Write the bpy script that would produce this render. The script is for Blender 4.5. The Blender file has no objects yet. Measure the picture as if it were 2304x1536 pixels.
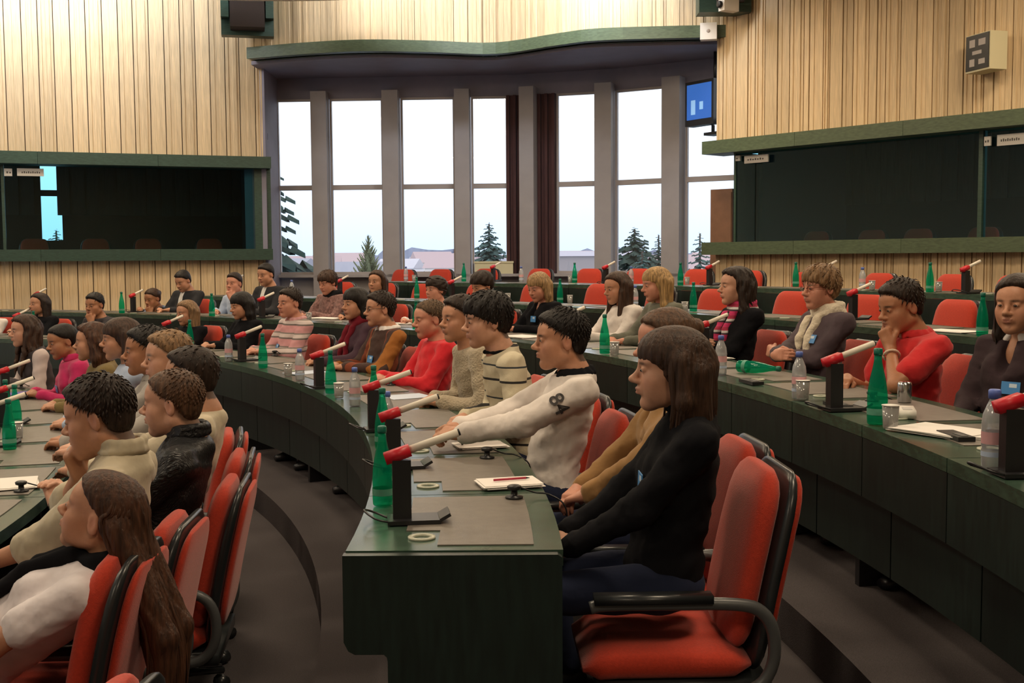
import bpy, bmesh, math, random
import numpy as np
from mathutils import Matrix, Vector
from mathutils.bvhtree import BVHTree

random.seed(7)
S = bpy.context.scene
COL = S.collection

# ---------------------------------------------------------------- camera
F, YH, ROLL = 2582.0, 582.4, -0.0063          # focal length in px of the 2304x1536 frame, horizon row, roll
PITCH = math.atan((768 - YH) / F)
EYE = 1.52                                     # metres above the floor of the middle row
cp, sp_, cr_, sr_ = math.cos(PITCH), math.sin(PITCH), math.cos(ROLL), math.sin(ROLL)
def cam2world(x, y, f):
    return Vector((x, f * cp + y * sp_, -f * sp_ + y * cp))
cam = bpy.data.objects.new('camera', bpy.data.cameras.new('camera'))
COL.objects.link(cam)
right, up, back = cam2world(cr_, sr_, 0), cam2world(-sr_, cr_, 0), -cam2world(0, 0, 1)
M = Matrix((right, up, back)).transposed().to_4x4()
M.translation = (0, 0, EYE)
cam.matrix_world = M
cam.data.sensor_width = 36.0
cam.data.lens = F / 2304 * 36
cam.data.clip_end = 2000
cam.data.clip_start = 0.05
S.camera = cam
def ray(px, py):
    x, y = (px - 1152) / F, -(py - 768) / F
    x, y = cr_ * x - sr_ * y, sr_ * x + cr_ * y
    return cam2world(x, y, 1.0)
def at_z(px, py, z):
    r = ray(px, py); t = (z - EYE) / r.z
    return Vector((r.x * t, r.y * t, z))
def at_y(px, py, Y):
    r = ray(px, py); t = Y / r.y
    return Vector((r.x * t, Y, EYE + r.z * t))

# ---------------------------------------------------------------- view, world
S.view_settings.view_transform = 'Standard'
S.view_settings.look = 'None'
S.view_settings.exposure = 0.62
S.view_settings.gamma = 1.0
S.view_settings.use_curve_mapping = False
w = bpy.data.worlds.new('World'); S.world = w; w.use_nodes = True
nt = w.node_tree
bg = nt.nodes['Background']
tc = nt.nodes.new('ShaderNodeTexCoord')
sx = nt.nodes.new('ShaderNodeSeparateXYZ')
rp = nt.nodes.new('ShaderNodeValToRGB')
nt.links.new(tc.outputs['Generated'], sx.inputs[0])
nt.links.new(sx.outputs['Z'], rp.inputs[0])
nt.links.new(rp.outputs[0], bg.inputs[0])
e = rp.color_ramp.elements
e[0].position = 0.0; e[0].color = (0.50, 0.62, 0.82, 1)
e[1].position = 0.16; e[1].color = (1.0, 1.0, 1.0, 1)
m_ = e.new(0.07); m_.color = (0.66, 0.76, 0.90, 1)
bg.inputs[1].default_value = 1.25

# lamps of the hall: warm downlights in the ceiling (above the frame), cool tubes in the wall coves
def area(name, loc, size, power, color, target=None, size_y=None, spread=None):
    l = bpy.data.lights.new(name, 'AREA'); l.energy = power; l.color = color; l.size = size
    if size_y: l.shape = 'RECTANGLE'; l.size_y = size_y
    if spread: l.spread = spread
    o = bpy.data.objects.new(name, l); COL.objects.link(o); o.location = loc
    if target is not None:
        d = Vector(target) - Vector(loc)
        o.rotation_euler = d.to_track_quat('-Z', 'Y').to_euler()
    return o
WARM = (1.0, 0.80, 0.56)
LAMPS = [(-8.5, 12.0), (-8.5, 6.0), (-5.0, 9.5), (-5, 14.2), (-1.5, 6.0), (-1.5, 12.5), (2.0, 9.5), (1.6, 13.9), (4.6, 6.5), (5.2, 10.5), (1.5, 3.0), (-4.5, 3.5), (1.5, -2.0), (-4.5, -2.0)]
for i, (lx, ly) in enumerate(LAMPS):
    area('ceiling_lamp_light', (lx, ly, 4.99), 1.0, 60, WARM, (lx, ly, 0))
COVES = [((-6.8, 15.2, 5.60), (-7.2, 16.8, 5.10), 2.2, 62), ((-4.9, 16.2, 5.75), (-5.2, 17.6, 5.6), 2.0, 22), ((-1.9, 15.6, 5.7), (-1.9, 17.0, 5.5), 1.6, 22), ((0.6, 14.9, 5.75), (0.4, 16.6, 4.95), 2.6, 80)]
for l, t, sz, pw in COVES:
    area('cove_light', l, sz, pw, (0.86, 0.91, 1.0), t, 0.25)

# ---------------------------------------------------------------- materials
MATS = {}
def N(nt, typ, **kw):
    n = nt.nodes.new(typ)
    for k, v in kw.items(): setattr(n, k, v)
    return n
def mat(name, col, rough=0.6, metal=0.0, var=0.0, scale=20.0, bump=0.0, bscale=None, spec=0.5, stretch=None,
        emit=None, estr=0.0, trans=0.0, sheen=0.0, objvar=0.0, vcol=False, coat=0.0, alpha=1.0):
    """Principled material; var = brightness variation by noise, objvar = by object, bump = fine relief."""
    if name in MATS: return MATS[name]
    m = bpy.data.materials.new(name); m.use_nodes = True
    t = m.node_tree; b = t.nodes['Principled BSDF']
    b.inputs['Roughness'].default_value = rough
    b.inputs['Metallic'].default_value = metal
    b.inputs['Specular IOR Level'].default_value = spec
    b.inputs['Sheen Weight'].default_value = sheen
    b.inputs['Coat Weight'].default_value = coat
    b.inputs['Transmission Weight'].default_value = trans
    b.inputs['Alpha'].default_value = alpha
    c4 = (*col, 1)
    b.inputs['Base Color'].default_value = c4
    src = None
    if vcol:
        a = N(t, 'ShaderNodeAttribute', attribute_name='Col'); src = a.outputs['Color']
    if var or objvar or bump:
        tcn = N(t, 'ShaderNodeTexCoord'); mp = N(t, 'ShaderNodeMapping')
        if stretch: mp.inputs['Scale'].default_value = stretch
        t.links.new(tcn.outputs['Object'], mp.inputs[0])
        nz = N(t, 'ShaderNodeTexNoise'); nz.inputs['Scale'].default_value = scale; nz.inputs['Detail'].default_value = 3
        t.links.new(mp.outputs[0], nz.inputs['Vector'])
    if var or objvar:
        mr = N(t, 'ShaderNodeMapRange')
        mr.inputs['From Min'].default_value = 0.3; mr.inputs['From Max'].default_value = 0.7
        mr.inputs['To Min'].default_value = 1 - var; mr.inputs['To Max'].default_value = 1 + var
        t.links.new(nz.outputs[0], mr.inputs[0])
        fac = mr.outputs[0]
        if objvar:
            oi = N(t, 'ShaderNodeObjectInfo'); mr2 = N(t, 'ShaderNodeMapRange')
            mr2.inputs['To Min'].default_value = 1 - objvar; mr2.inputs['To Max'].default_value = 1 + objvar
            t.links.new(oi.outputs['Random'], mr2.inputs[0])
            mm = N(t, 'ShaderNodeMath', operation='MULTIPLY')
            t.links.new(fac, mm.inputs[0]); t.links.new(mr2.outputs[0], mm.inputs[1]); fac = mm.outputs[0]
        vm = N(t, 'ShaderNodeVectorMath', operation='SCALE')
        if src: t.links.new(src, vm.inputs[0])
        else: vm.inputs[0].default_value = col
        t.links.new(fac, vm.inputs['Scale']); src = vm.outputs[0]
    if src: t.links.new(src, b.inputs['Base Color'])
    if bump:
        bp = N(t, 'ShaderNodeBump'); bp.inputs['Strength'].default_value = bump; bp.inputs['Distance'].default_value = 0.01
        if bscale:
            nz2 = N(t, 'ShaderNodeTexNoise'); nz2.inputs['Scale'].default_value = bscale
            t.links.new(mp.outputs[0], nz2.inputs['Vector']); t.links.new(nz2.outputs[0], bp.inputs['Height'])
        else: t.links.new(nz.outputs[0], bp.inputs['Height'])
        t.links.new(bp.outputs[0], b.inputs['Normal'])
    if emit:
        b.inputs['Emission Color'].default_value = (*emit, 1); b.inputs['Emission Strength'].default_value = estr
    MATS[name] = m
    return m
def thin_glass(name, tint, gloss=0.08, rough=0.0):
    """A pane: mostly see-through, a share of mirror reflection that grows at grazing angles."""
    if name in MATS: return MATS[name]
    m = bpy.data.materials.new(name); m.use_nodes = True
    t = m.node_tree; t.nodes.clear()
    o = N(t, 'ShaderNodeOutputMaterial'); tr = N(t, 'ShaderNodeBsdfTransparent'); gl = N(t, 'ShaderNodeBsdfGlossy')
    tr.inputs[0].default_value = (*tint, 1); gl.inputs['Roughness'].default_value = rough
    lw = N(t, 'ShaderNodeFresnel'); lw.inputs[0].default_value = 1.5
    mx = N(t, 'ShaderNodeMixShader'); ad = N(t, 'ShaderNodeMath', operation='ADD'); ad.use_clamp = True
    ad.inputs[1].default_value = gloss
    t.links.new(lw.outputs[0], ad.inputs[0]); t.links.new(ad.outputs[0], mx.inputs[0])
    t.links.new(tr.outputs[0], mx.inputs[1]); t.links.new(gl.outputs[0], mx.inputs[2]); t.links.new(mx.outputs[0], o.inputs[0])
    MATS[name] = m
    return m
def bands(name, stops, period=0.1, axis='Z', rough=0.85, offset=0.0, bump=0.15):
    """Woven stripes: a repeating constant colour ramp along an object axis."""
    if name in MATS: return MATS[name]
    m = mat(name, stops[0][1], rough, bump=bump, scale=180)
    t = m.node_tree; b = t.nodes['Principled BSDF']
    tcn = N(t, 'ShaderNodeTexCoord'); s = N(t, 'ShaderNodeSeparateXYZ')
    t.links.new(tcn.outputs['Object'], s.inputs[0])
    a = N(t, 'ShaderNodeMath', operation='ADD'); a.inputs[1].default_value = offset
    t.links.new(s.outputs[axis], a.inputs[0])
    d = N(t, 'ShaderNodeMath', operation='DIVIDE'); d.inputs[1].default_value = period
    f = N(t, 'ShaderNodeMath', operation='FRACT')
    t.links.new(a.outputs[0], d.inputs[0]); t.links.new(d.outputs[0], f.inputs[0])
    r = N(t, 'ShaderNodeValToRGB'); r.color_ramp.interpolation = 'CONSTANT'
    el = r.color_ramp.elements
    el[0].position = stops[0][0]; el[0].color = (*stops[0][1], 1)
    el[1].position = stops[1][0]; el[1].color = (*stops[1][1], 1)
    for p, c in stops[2:]:
        k = el.new(p); k.color = (*c, 1)
    t.links.new(f.outputs[0], r.inputs[0]); t.links.new(r.outputs[0], b.inputs['Base Color'])
    return m

# ---------------------------------------------------------------- object helpers
def link(o, parent=None):
    COL.objects.link(o)
    if parent is not None: o.parent = parent
    return o
def tag(o, label=None, cat=None, group=None, kind=None):
    if label: o['label'] = label
    if cat: o['category'] = cat
    if group: o['group'] = group
    if kind: o['kind'] = kind
    return o
def empty(name, loc=(0, 0, 0), rz=0.0, label=None, cat=None, group=None, kind=None):
    o = bpy.data.objects.new(name, None); o.empty_display_size = 0.1
    COL.objects.link(o); o.location = loc; o.rotation_euler = (0, 0, rz)
    return tag(o, label, cat, group, kind)
def copy_tree(o, parent=None):
    c = o.copy(); COL.objects.link(c); c.parent = parent
    for ch in list(o.children): copy_tree(ch, c)
    return c
def mesh_np(name, V, Q, smooth=True):
    """Mesh from numpy vertices and quads (or tris)."""
    me = bpy.data.meshes.new(name)
    n, k = Q.shape
    me.vertices.add(len(V)); me.vertices.foreach_set('co', np.ascontiguousarray(V, np.float32).ravel())
    me.loops.add(n * k); me.loops.foreach_set('vertex_index', np.ascontiguousarray(Q, np.int32).ravel())
    me.polygons.add(n); me.polygons.foreach_set('loop_start', np.arange(0, n * k, k, dtype=np.int32))
    me.update(calc_edges=True)
    if smooth: me.polygons.foreach_set('use_smooth', np.ones(n, bool))
    return me
class MB:
    """Collects shapes; build() links them as one mesh object."""
    def __init__(s): s.bm = bmesh.new()
    def add(s, vs, fs, smooth=False):
        v = [s.bm.verts.new(p) for p in vs]
        for f in fs:
            try:
                fc = s.bm.faces.new([v[i] for i in f]); fc.smooth = smooth
            except ValueError: pass
        return s
    def box(s, lo, hi, mtx=None):
        (a, b, c), (d, e_, f) = lo, hi
        P = [Vector(p) for p in ((a, b, c), (d, b, c), (d, e_, c), (a, e_, c), (a, b, f), (d, b, f), (d, e_, f), (a, e_, f))]
        if mtx: P = [mtx @ p for p in P]
        return s.add(P, [(0, 3, 2, 1), (4, 5, 6, 7), (0, 1, 5, 4), (1, 2, 6, 5), (2, 3, 7, 6), (3, 0, 4, 7)])
    def bevel(s, w_, seg=2):
        es = [e_ for e_ in s.bm.edges if e_.calc_face_angle(0) > 0.5]
        bmesh.ops.bevel(s.bm, geom=es, offset=w_, segments=seg, affect='EDGES', profile=0.5)
        return s
    def prism(s, pts, z0, z1, mtx=None):
        n = len(pts)
        P = [Vector((x, y, z0)) for x, y in pts] + [Vector((x, y, z1)) for x, y in pts]
        if mtx: P = [mtx @ p for p in P]
        return s.add(P, [tuple(range(n))[::-1], tuple(range(n, 2 * n))] + [(i, (i + 1) % n, n + (i + 1) % n, n + i) for i in range(n)])
    def lathe(s, prof, n=16, mtx=None, smooth=True, caps=True):
        P, Fc = [], []
        for r, z in prof:
            for k in range(n):
                a = 2 * math.pi * k / n; P.append(Vector((r * math.cos(a), r * math.sin(a), z)))
        if mtx: P = [mtx @ p for p in P]
        for j in range(len(prof) - 1):
            for k in range(n): Fc.append((j * n + k, j * n + (k + 1) % n, (j + 1) * n + (k + 1) % n, (j + 1) * n + k))
        if caps: Fc += [tuple(range(n))[::-1], tuple(range((len(prof) - 1) * n, len(prof) * n))]
        return s.add(P, Fc, smooth)
    def tube(s, pts, r, n=8, smooth=True, flat=1.0, upv=(0, 0, 1), caps=True):
        pts = [Vector(p) for p in pts]; rs = r if isinstance(r, (list, tuple)) else [r] * len(pts)
        P, Fc = [], []; prev = None
        for i, p in enumerate(pts):
            t = (pts[min(i + 1, len(pts) - 1)] - pts[max(i - 1, 0)]).normalized()
            u = Vector(upv) if prev is None else prev
            a = t.cross(u)
            if a.length < 1e-4: a = t.cross(Vector((1, 0.3, 0)))
            a.normalize(); b = a.cross(t).normalized(); prev = b
            for k in range(n):
                an = 2 * math.pi * k / n
                P.append(p + a * (math.cos(an) * rs[i]) + b * (math.sin(an) * rs[i] * flat))
        for j in range(len(pts) - 1):
            for k in range(n): Fc.append((j * n + k, j * n + (k + 1) % n, (j + 1) * n + (k + 1) % n, (j + 1) * n + k))
        if caps: Fc += [tuple(range(n))[::-1], tuple(range((len(pts) - 1) * n, len(pts) * n))]
        return s.add(P, Fc, smooth)
    def build(s, name, m, parent=None, smooth=None, loc=None, rz=None):
        me = bpy.data.meshes.new(name)
        bmesh.ops.recalc_face_normals(s.bm, faces=s.bm.faces[:])
        if smooth is not None:
            for f in s.bm.faces: f.smooth = smooth
        s.bm.to_mesh(me); s.bm.free()
        for mm in (m if isinstance(m, (list, tuple)) else [m]): me.materials.append(mm)
        o = link(bpy.data.objects.new(name, me), parent)
        if loc is not None: o.location = loc
        if rz is not None: o.rotation_euler = (0, 0, rz)
        return o
def inst(name, me, parent=None, loc=(0, 0, 0), rz=0.0):
    o = link(bpy.data.objects.new(name, me), parent); o.location = loc; o.rotation_euler = (0, 0, rz)
    return o
def spline(pts, n):
    """Catmull-Rom through points."""
    P = [Vector(p) for p in pts]; P = [2 * P[0] - P[1]] + P + [2 * P[-1] - P[-2]]
    out = []
    for i in range(1, len(P) - 2):
        for k in range(n):
            t = k / n; a, b, c, d = P[i - 1], P[i], P[i + 1], P[i + 2]
            out.append(0.5 * ((2 * b) + (c - a) * t + (2 * a - 5 * b + 4 * c - d) * t * t + (3 * b - a - 3 * c + d) * t ** 3))
    out.append(P[-2]); return out

# ---------------------------------------------------------------- rows of the hemicycle (concentric arcs)
R0 = 10.56
CX, CY = -0.4626 - R0, 3.112
ROFF = dict(A=-1.93, B=0.0, C=1.825, D=3.673, E=5.514)     # inner desk edge of each row
RFL = dict(A=-0.165, B=0.0, C=0.172, D=0.321, E=0.485)      # floor level of each row
DW, DH = 0.60, 0.72                                         # desk depth and height
def polar(r, phi, z=0.0):
    return Vector((CX + r * math.cos(phi), CY + r * math.sin(phi), z))
def on_row(px, py, row, off, which=-1):
    """Point on a pixel's ray at radius of the row + off from the hemicycle's centre."""
    r = ray(px, py); rr = R0 + ROFF[row] + off
    a = r.x ** 2 + r.y ** 2; b = -2 * (r.x * CX + r.y * CY); c = CX ** 2 + CY ** 2 - rr ** 2
    D = b * b - 4 * a * c
    if D < 0: t = -b / 2 / a
    else: t = (-b + (D ** 0.5)) / 2 / a
    return Vector((r.x * t, r.y * t, EYE + r.z * t))
def pol(p):
    return math.hypot(p.x - CX, p.y - CY), math.atan2(p.y - CY, p.x - CX)
# ================================================================ the hall
CARPET = mat('carpet', (0.080, 0.070, 0.072), 0.95, var=0.25, scale=260, bump=0.35, spec=0.1)
RISER = mat('carpet_riser', (0.066, 0.058, 0.061), 0.95, var=0.2, scale=200, bump=0.3, spec=0.1)
WOOD = mat('ash_slat', (0.62, 0.46, 0.27), 0.62, var=0.16, scale=5, stretch=(14, 14, 0.7), objvar=0.13, bump=0.05)
WOODBACK = mat('slat_backing', (0.10, 0.065, 0.04), 0.8)
GREENW = mat('green_stained_wood', (0.030, 0.062, 0.042), 0.40, var=0.28, scale=6, stretch=(2.5, 2.5, 16), objvar=0.12)
GREENL = mat('green_stained_lintel', (0.075, 0.105, 0.055), 0.48, var=0.22, scale=5, stretch=(3, 3, 14), objvar=0.15)
LILAC = mat('grey_lilac_paint', (0.23, 0.21, 0.255), 0.75, var=0.06, scale=4)
PIER = mat('warm_grey_paint', (0.32, 0.295, 0.295), 0.7, var=0.05, scale=4)
FRAME = mat('grey_window_frame', (0.34, 0.30, 0.29), 0.45)
MAROON = mat('maroon_blind', (0.058, 0.022, 0.022), 0.85, var=0.2, scale=30, stretch=(1, 1, 0.1))
CREAM = mat('cream_ceiling', (0.74, 0.66, 0.48), 0.7)
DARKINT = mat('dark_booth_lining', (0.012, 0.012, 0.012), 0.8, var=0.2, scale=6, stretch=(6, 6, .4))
MIRRORSLAT = mat('mirrored_slat_brown', (0.05, 0.035, 0.03), 0.7, var=0.2, scale=6, stretch=(8, 8, .5))  # for the slat wall mirrored in the booth glass, built as geometry behind it
PLASTER = mat('plain_plaster', (0.45, 0.36, 0.25), 0.8)
CLEAR = thin_glass('window_glass', (0.96, 0.98, 1.0), 0.0)
TINTED = thin_glass('tinted_booth_glass', (0.58, 0.86, 0.90), 0.0)
WHITEP = mat('white_plastic', (0.78, 0.74, 0.68), 0.45)
BLACKP = mat('black_plastic', (0.012, 0.012, 0.014), 0.38)
BEIGEP = mat('beige_plastic', (0.60, 0.55, 0.36), 0.5)

def V2(x, y): return Vector((x, y, 0))
LW_END, LW_FAR = V2(-3.82, 18.0), V2(-13.0, 14.75)
RW_END, RW_FAR = V2(2.86, 16.0), V2(9.5, 8.21)
WIN = [V2(-3.95, 18.97), V2(0.1, 18.68), V2(1.6, 18.17), V2(4.3, 16.5)]
ROOM = [LW_END, LW_FAR, V2(-13, -6), V2(9.5, -6), RW_FAR, RW_END, V2(4.3, 16.5), WIN[2], WIN[1], WIN[0]]

def room_radius(phi):
    """Distance from the hemicycle's centre to the room's outline."""
    d = Vector((math.cos(phi), math.sin(phi))); best = 40
    for i in range(len(ROOM)):
        a, b = ROOM[i], ROOM[(i + 1) % len(ROOM)]
        ex, ey = b.x - a.x, b.y - a.y; den = d.x * ey - d.y * ex
        if abs(den) < 1e-9: continue
        t = ((a.x - CX) * ey - (a.y - CY) * ex) / den; u = ((a.x - CX) * d.y - (a.y - CY) * d.x) / den
        if t > 0 and -1e-6 <= u <= 1 + 1e-6: best = min(best, t)
    return best
# ---- stepped floor: one ring per row
fl = empty('floor', kind='structure')
STEP = -0.22
edges_ = [-6.0] + [ROFF[k] + STEP for k in 'BCDE'] + [40]
lev = [RFL[k] for k in 'ABCDE']
PH = [math.radians(a) for a in np.linspace(-62, 84, 147)]
for i in range(5):
    m_ = MB(); P = []; Fc = []
    r_in, r_out = R0 + edges_[i], R0 + edges_[i + 1]
    for a in PH:
        lim = room_radius(a) + 0.02
        q = [polar(min(r_in, lim), a, lev[i] - (0.30 if i else 0.5)), polar(min(r_in, lim), a, lev[i]), polar(min(r_out, lim), a, lev[i])]
        P += q
    for j in range(len(PH) - 1):
        a, b = 3 * j, 3 * (j + 1)
        Fc += [(a, b, b + 1, a + 1), (a + 1, b + 1, b + 2, a + 2)]
    m_.add(P, Fc).build('tier', CARPET, fl)
    if i:   # darker nosing strip along the step
        m_ = MB(); P = []; Fc = []
        for a in PH:
            lim = room_radius(a)
            if r_in + 0.1 > lim: break
            P += [polar(r_in - 0.012, a, lev[i] - 0.145), polar(r_in - 0.012, a, lev[i] + 0.004), polar(r_in + 0.05, a, lev[i] + 0.004), polar(r_in + 0.05, a, lev[i] - 0.02)]
        for j in range(len(P) // 4 - 1):
            a, b = 4 * j, 4 * (j + 1)
            Fc += [(a, b, b + 1, a + 1), (a + 1, b + 1, b + 2, a + 2), (a + 2, b + 2, b + 3, a + 3)]
        m_.add(P, Fc).build('step_nosing', RISER, fl)

# ---- slatted walls
def slat_mesh(w_, h, kind):
    """One ribbed board: width along +x, face towards -y, foot at z=0."""
    w_ -= 0.013
    P = {0: [(0, 0), (0, .030), (.30, .030), (.33, .020), (.64, .020), (.67, .036), (1, .036), (1, 0)],
         1: [(0, 0), (0, .036), (.22, .036), (.26, .022), (.50, .026), (.54, .040), (.80, .040), (.83, .024), (1, .024), (1, 0)],
         2: [(0, 0), (0, .026), (.45, .026), (.48, .038), (1, .038), (1, 0)]}[kind]
    return [(x * w_, -y) for x, y in P], h
def board_wall(parent, a, b, z0, z1, widths, backing=True, face=0.0, m=WOOD):
    d = (b - a); L = d.length; rz = math.atan2(d.y, d.x); x = 0.0; i = 0; cache = {}
    while x < L - 0.02:
        wd = min(widths[i % len(widths)], L - x)
        if L - x - wd < 0.04: wd = L - x
        key = (round(wd, 3), i % 3)
        if key not in cache:
            pts, h = slat_mesh(wd, z1 - z0, i % 3)
            o = MB().prism(pts, 0, z1 - z0).build('slat', m, parent); cache[key] = o.data
        else: o = inst('slat', cache[key], parent)
        p = a + d.normalized() * x
        o.location = (p.x, p.y, z0); o.rotation_euler = (0, 0, rz)
        x += wd; i += 1
    if backing:
        n = Vector((-d.y, d.x, 0)).normalized() * 0.10
        MB().prism([(a.x, a.y), (b.x, b.y), (b.x + n.x, b.y + n.y), (a.x + n.x, a.y + n.y)], z0, z1).build('backing', WOODBACK, parent)
rng = random.Random(3)
wl = empty('wall_left', kind='structure')
LWd = (LW_END - LW_FAR).normalized()
L_in = LW_END - LWd * 7.4                      # only the stretch near the view gets boards
wid_l = [0.225, 0.215, 0.23, 0.22, 0.21]
board_wall(wl, L_in, LW_END, 3.11, 6.2, wid_l)
board_wall(wl, L_in, LW_END, -0.05, 1.53, wid_l)
wr = empty('wall_right', kind='structure')
RWd = (RW_FAR - RW_END).normalized()
wid_r = [rng.choice([0.09, 0.12, 0.15, 0.19, 0.21]) for _ in range(60)]
R_in = RW_END + RWd * 6.2
board_wall(wr, RW_END, R_in, 3.11, 6.2, wid_r)
board_wall(wr, RW_END, R_in, 0.2, 1.56, wid_r[7:])
def plain(name, pts, z0, z1, m, parent=None, kind='structure'):
    o = MB()
    for i in range(len(pts) - 1):
        a, b = pts[i], pts[i + 1]; d = (b - a).normalized(); n = Vector((-d.y, d.x, 0)) * 0.08
        o.prism([(a.x, a.y), (b.x, b.y), (b.x + n.x, b.y + n.y), (a.x + n.x, a.y + n.y)], z0, z1)
    o = o.build(name, m, parent)
    if parent is None: tag(o, kind=kind)
    return o
plain('wall_extension', [LW_FAR, L_in], -0.5, 6.2, PLASTER, wl)
plain('wall_extension', [R_in, RW_FAR], -0.5, 6.2, PLASTER, wr)
plain('wall_front', [V2(9.5, -6), V2(-13, -6)][::-1], -0.5, 6.2, PLASTER)
plain('wall_side_left', [V2(-13, -6), LW_FAR][::-1], -0.5, 6.2, PLASTER)
plain('wall_side_right', [V2(9.5, -6), RW_FAR], -0.5, 6.2, PLASTER)

# ---- header over the window bay: a wavy green beam with boards above and a soffit behind
HZ = 4.51
hp = [at_z(x, y, HZ) for x, y in ((555, 132), (690, 121), (819, 115), (965, 117), (1115, 121), (1257, 101), (1344, 91), (1500, 86), (1650, 83))]
hp = [Vector((p.x, p.y, 0)) for p in hp]
hs = spline(hp, 5)
wb = empty('wall_back', kind='structure')
tr = empty('trim_1', kind='structure')
def beam(pts, z0, z1, depth, m, name, parent, n_seg):
    """A moulding that follows a plan curve; cut into n_seg lengths."""
    n = len(pts); per = (n - 1) / n_seg
    for k in range(n_seg):
        i0, i1 = round(k * per), round((k + 1) * per)
        seg = pts[i0:i1 + 1]; P = []; Fc = []
        for j, p in enumerate(seg):
            g = min(max(i0 + j, 0), n - 1)
            t = (pts[min(g + 1, n - 1)] - pts[max(g - 1, 0)]).normalized(); nn = Vector((-t.y, t.x, 0)) * depth
            q = p + nn
            P += [(p.x, p.y, z0), (p.x, p.y, z1), (q.x, q.y, z1), (q.x, q.y, z0)]
        for j in range(len(seg) - 1):
            a, b = 4 * j, 4 * j + 4
            Fc += [(a, b, b + 1, a + 1), (a + 1, b + 1, b + 2, a + 2), (a + 2, b + 2, b + 3, a + 3), (a + 3, b + 3, b, a)]
        Fc += [(0, 1, 2, 3), tuple(len(P) - 4 + q for q in (3, 2, 1, 0))]
        MB().add(P, Fc).build(name, m, parent)
beam(hs, HZ, HZ + 0.165, 0.45, GREENL, 'beam_length', tr, 5)
ln = 0.0
for i in range(len(hs) - 1):                   # boards above the beam, two per curve step
    a, b = hs[i], hs[i + 1]; d = (b - a).normalized(); n = Vector((-d.y, d.x, 0)) * 0.13
    L = (b - a).length; k = max(1, round(L / 0.19))
    for j in range(k):
        p = a + n + d * (L * j / k)
        pts, _ = slat_mesh(L / k * 1.03, 1, (i + j) % 3)
        o = MB().prism(pts, 0, 6.2 - HZ - 0.165).build('slat', WOOD, wb)
        o.location = (p.x, p.y, HZ + 0.165); o.rotation_euler = (0, 0, math.atan2(d.y, d.x))
back_ = [p + Vector((0, 0.14, 0)) for p in hs]
plain('slat_backing', back_, HZ, 6.2, WOOD, wb)
sof = [(p.x, p.y + 0.3) for p in hs] + [(4.3, 16.5)] + [(q.x, q.y) for q in WIN[2::-1]] + [(-3.9, 18.0)]
MB().prism(sof, 4.47, 4.53).build('soffit', LILAC, wb)
# jamb at the left end of the bay and the low wall under the windows
MB().prism([(-3.80, 17.95), (-3.80, 19.05), (-4.15, 19.05), (-4.15, 18.0)], -0.05, 4.47).build('jamb', LILAC, wb)
plain('fascia', [q for q in WIN], 4.13, 4.47, LILAC, wb)
plain('low_wall', [q for q in WIN], 0.3, 1.28, PIER, wb)
o = MB()
for i in range(3):
    a, b = WIN[i], WIN[i + 1]; d = (b - a).normalized(); n = Vector((d.y, -d.x, 0)) * 0.22
    o.prism([(a.x + n.x, a.y + n.y), (b.x + n.x, b.y + n.y), (b.x, b.y), (a.x, a.y)], 1.24, 1.285)
tag(o.build('trim_2', PIER), kind='structure')

def on_plan(px, poly):
    r = ray(px, 560); best = None
    for i in range(len(poly) - 1):
        a, b = poly[i], poly[i + 1]; ex, ey = b.x - a.x, b.y - a.y
        den = r.x * ey - r.y * ex
        t = (a.x * ey - a.y * ex) / den; u = (a.x * r.y - a.y * r.x) / den
        if -0.02 <= u <= 1.02 and t > 0: best = (Vector((r.x * t, r.y * t, 0)), (b - a).normalized())
    return best
def slab(parent, name, p, q, d0, d1, z0, z1, m):
    """Upright slab between two plan points, from d0 in front to d1 behind their line."""
    d = (q - p).normalized(); n = Vector((-d.y, d.x, 0))
    c = [p - n * d0, q - n * d0, q + n * d1, p + n * d1]
    return MB().prism([(v.x, v.y) for v in c], z0, z1).build(name, m, parent)
ZT, ZS, ZM = 4.13, 1.285, 2.70
panes = [(629, 709), (748, 866), (906, 1026), (1063, 1144), (1254, 1344), (1386, 1498), (1543, 1668)]
for i, (x0, x1) in enumerate(panes):
    p, _ = on_plan(x0, WIN); q, _ = on_plan(x1, WIN)
    if i == 6: q = q + (q - p).normalized() * 0.5
    wn = empty('window_%d' % (i + 1), kind='structure')
    d = (q - p).normalized()
    for s_, (a, b) in enumerate(((p, p + d * 0.03), (q - d * 0.03, q))): slab(wn, 'stile', a, b, 0.03, 0.03, ZS, ZT, FRAME)
    for z0, z1 in ((ZS, ZS + 0.04), (ZM - 0.04, ZM + 0.04), (ZT - 0.035, ZT)): slab(wn, 'rail', p + d * 0.03, q - d * 0.03, 0.03, 0.03, z0, z1, FRAME)
    for z0, z1 in ((ZS + 0.04, ZM - 0.04), (ZM + 0.04, ZT - 0.035)): slab(wn, 'pane', p + d * 0.028, q - d * 0.028, 0.003, 0.003, z0, z1, CLEAR)
for x0, x1, dep in ((612, 629, 0.1), (709, 748, 0.22), (866, 906, 0.22), (1026, 1063, 0.22), (1180, 1216, 0.30), (1344, 1386, 0.22), (1498, 1543, 0.22)):
    p, _ = on_plan(x0, WIN); q, _ = on_plan(x1, WIN)
    d = (q - p)
    # the pier stands in front of the glass line: shift so that its near face spans the pixels
    slab(wb, 'pier', p + d * 0.06, q - d * 0.06, dep, 0.12, 0.4, ZT + 0.1, PIER)
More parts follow.
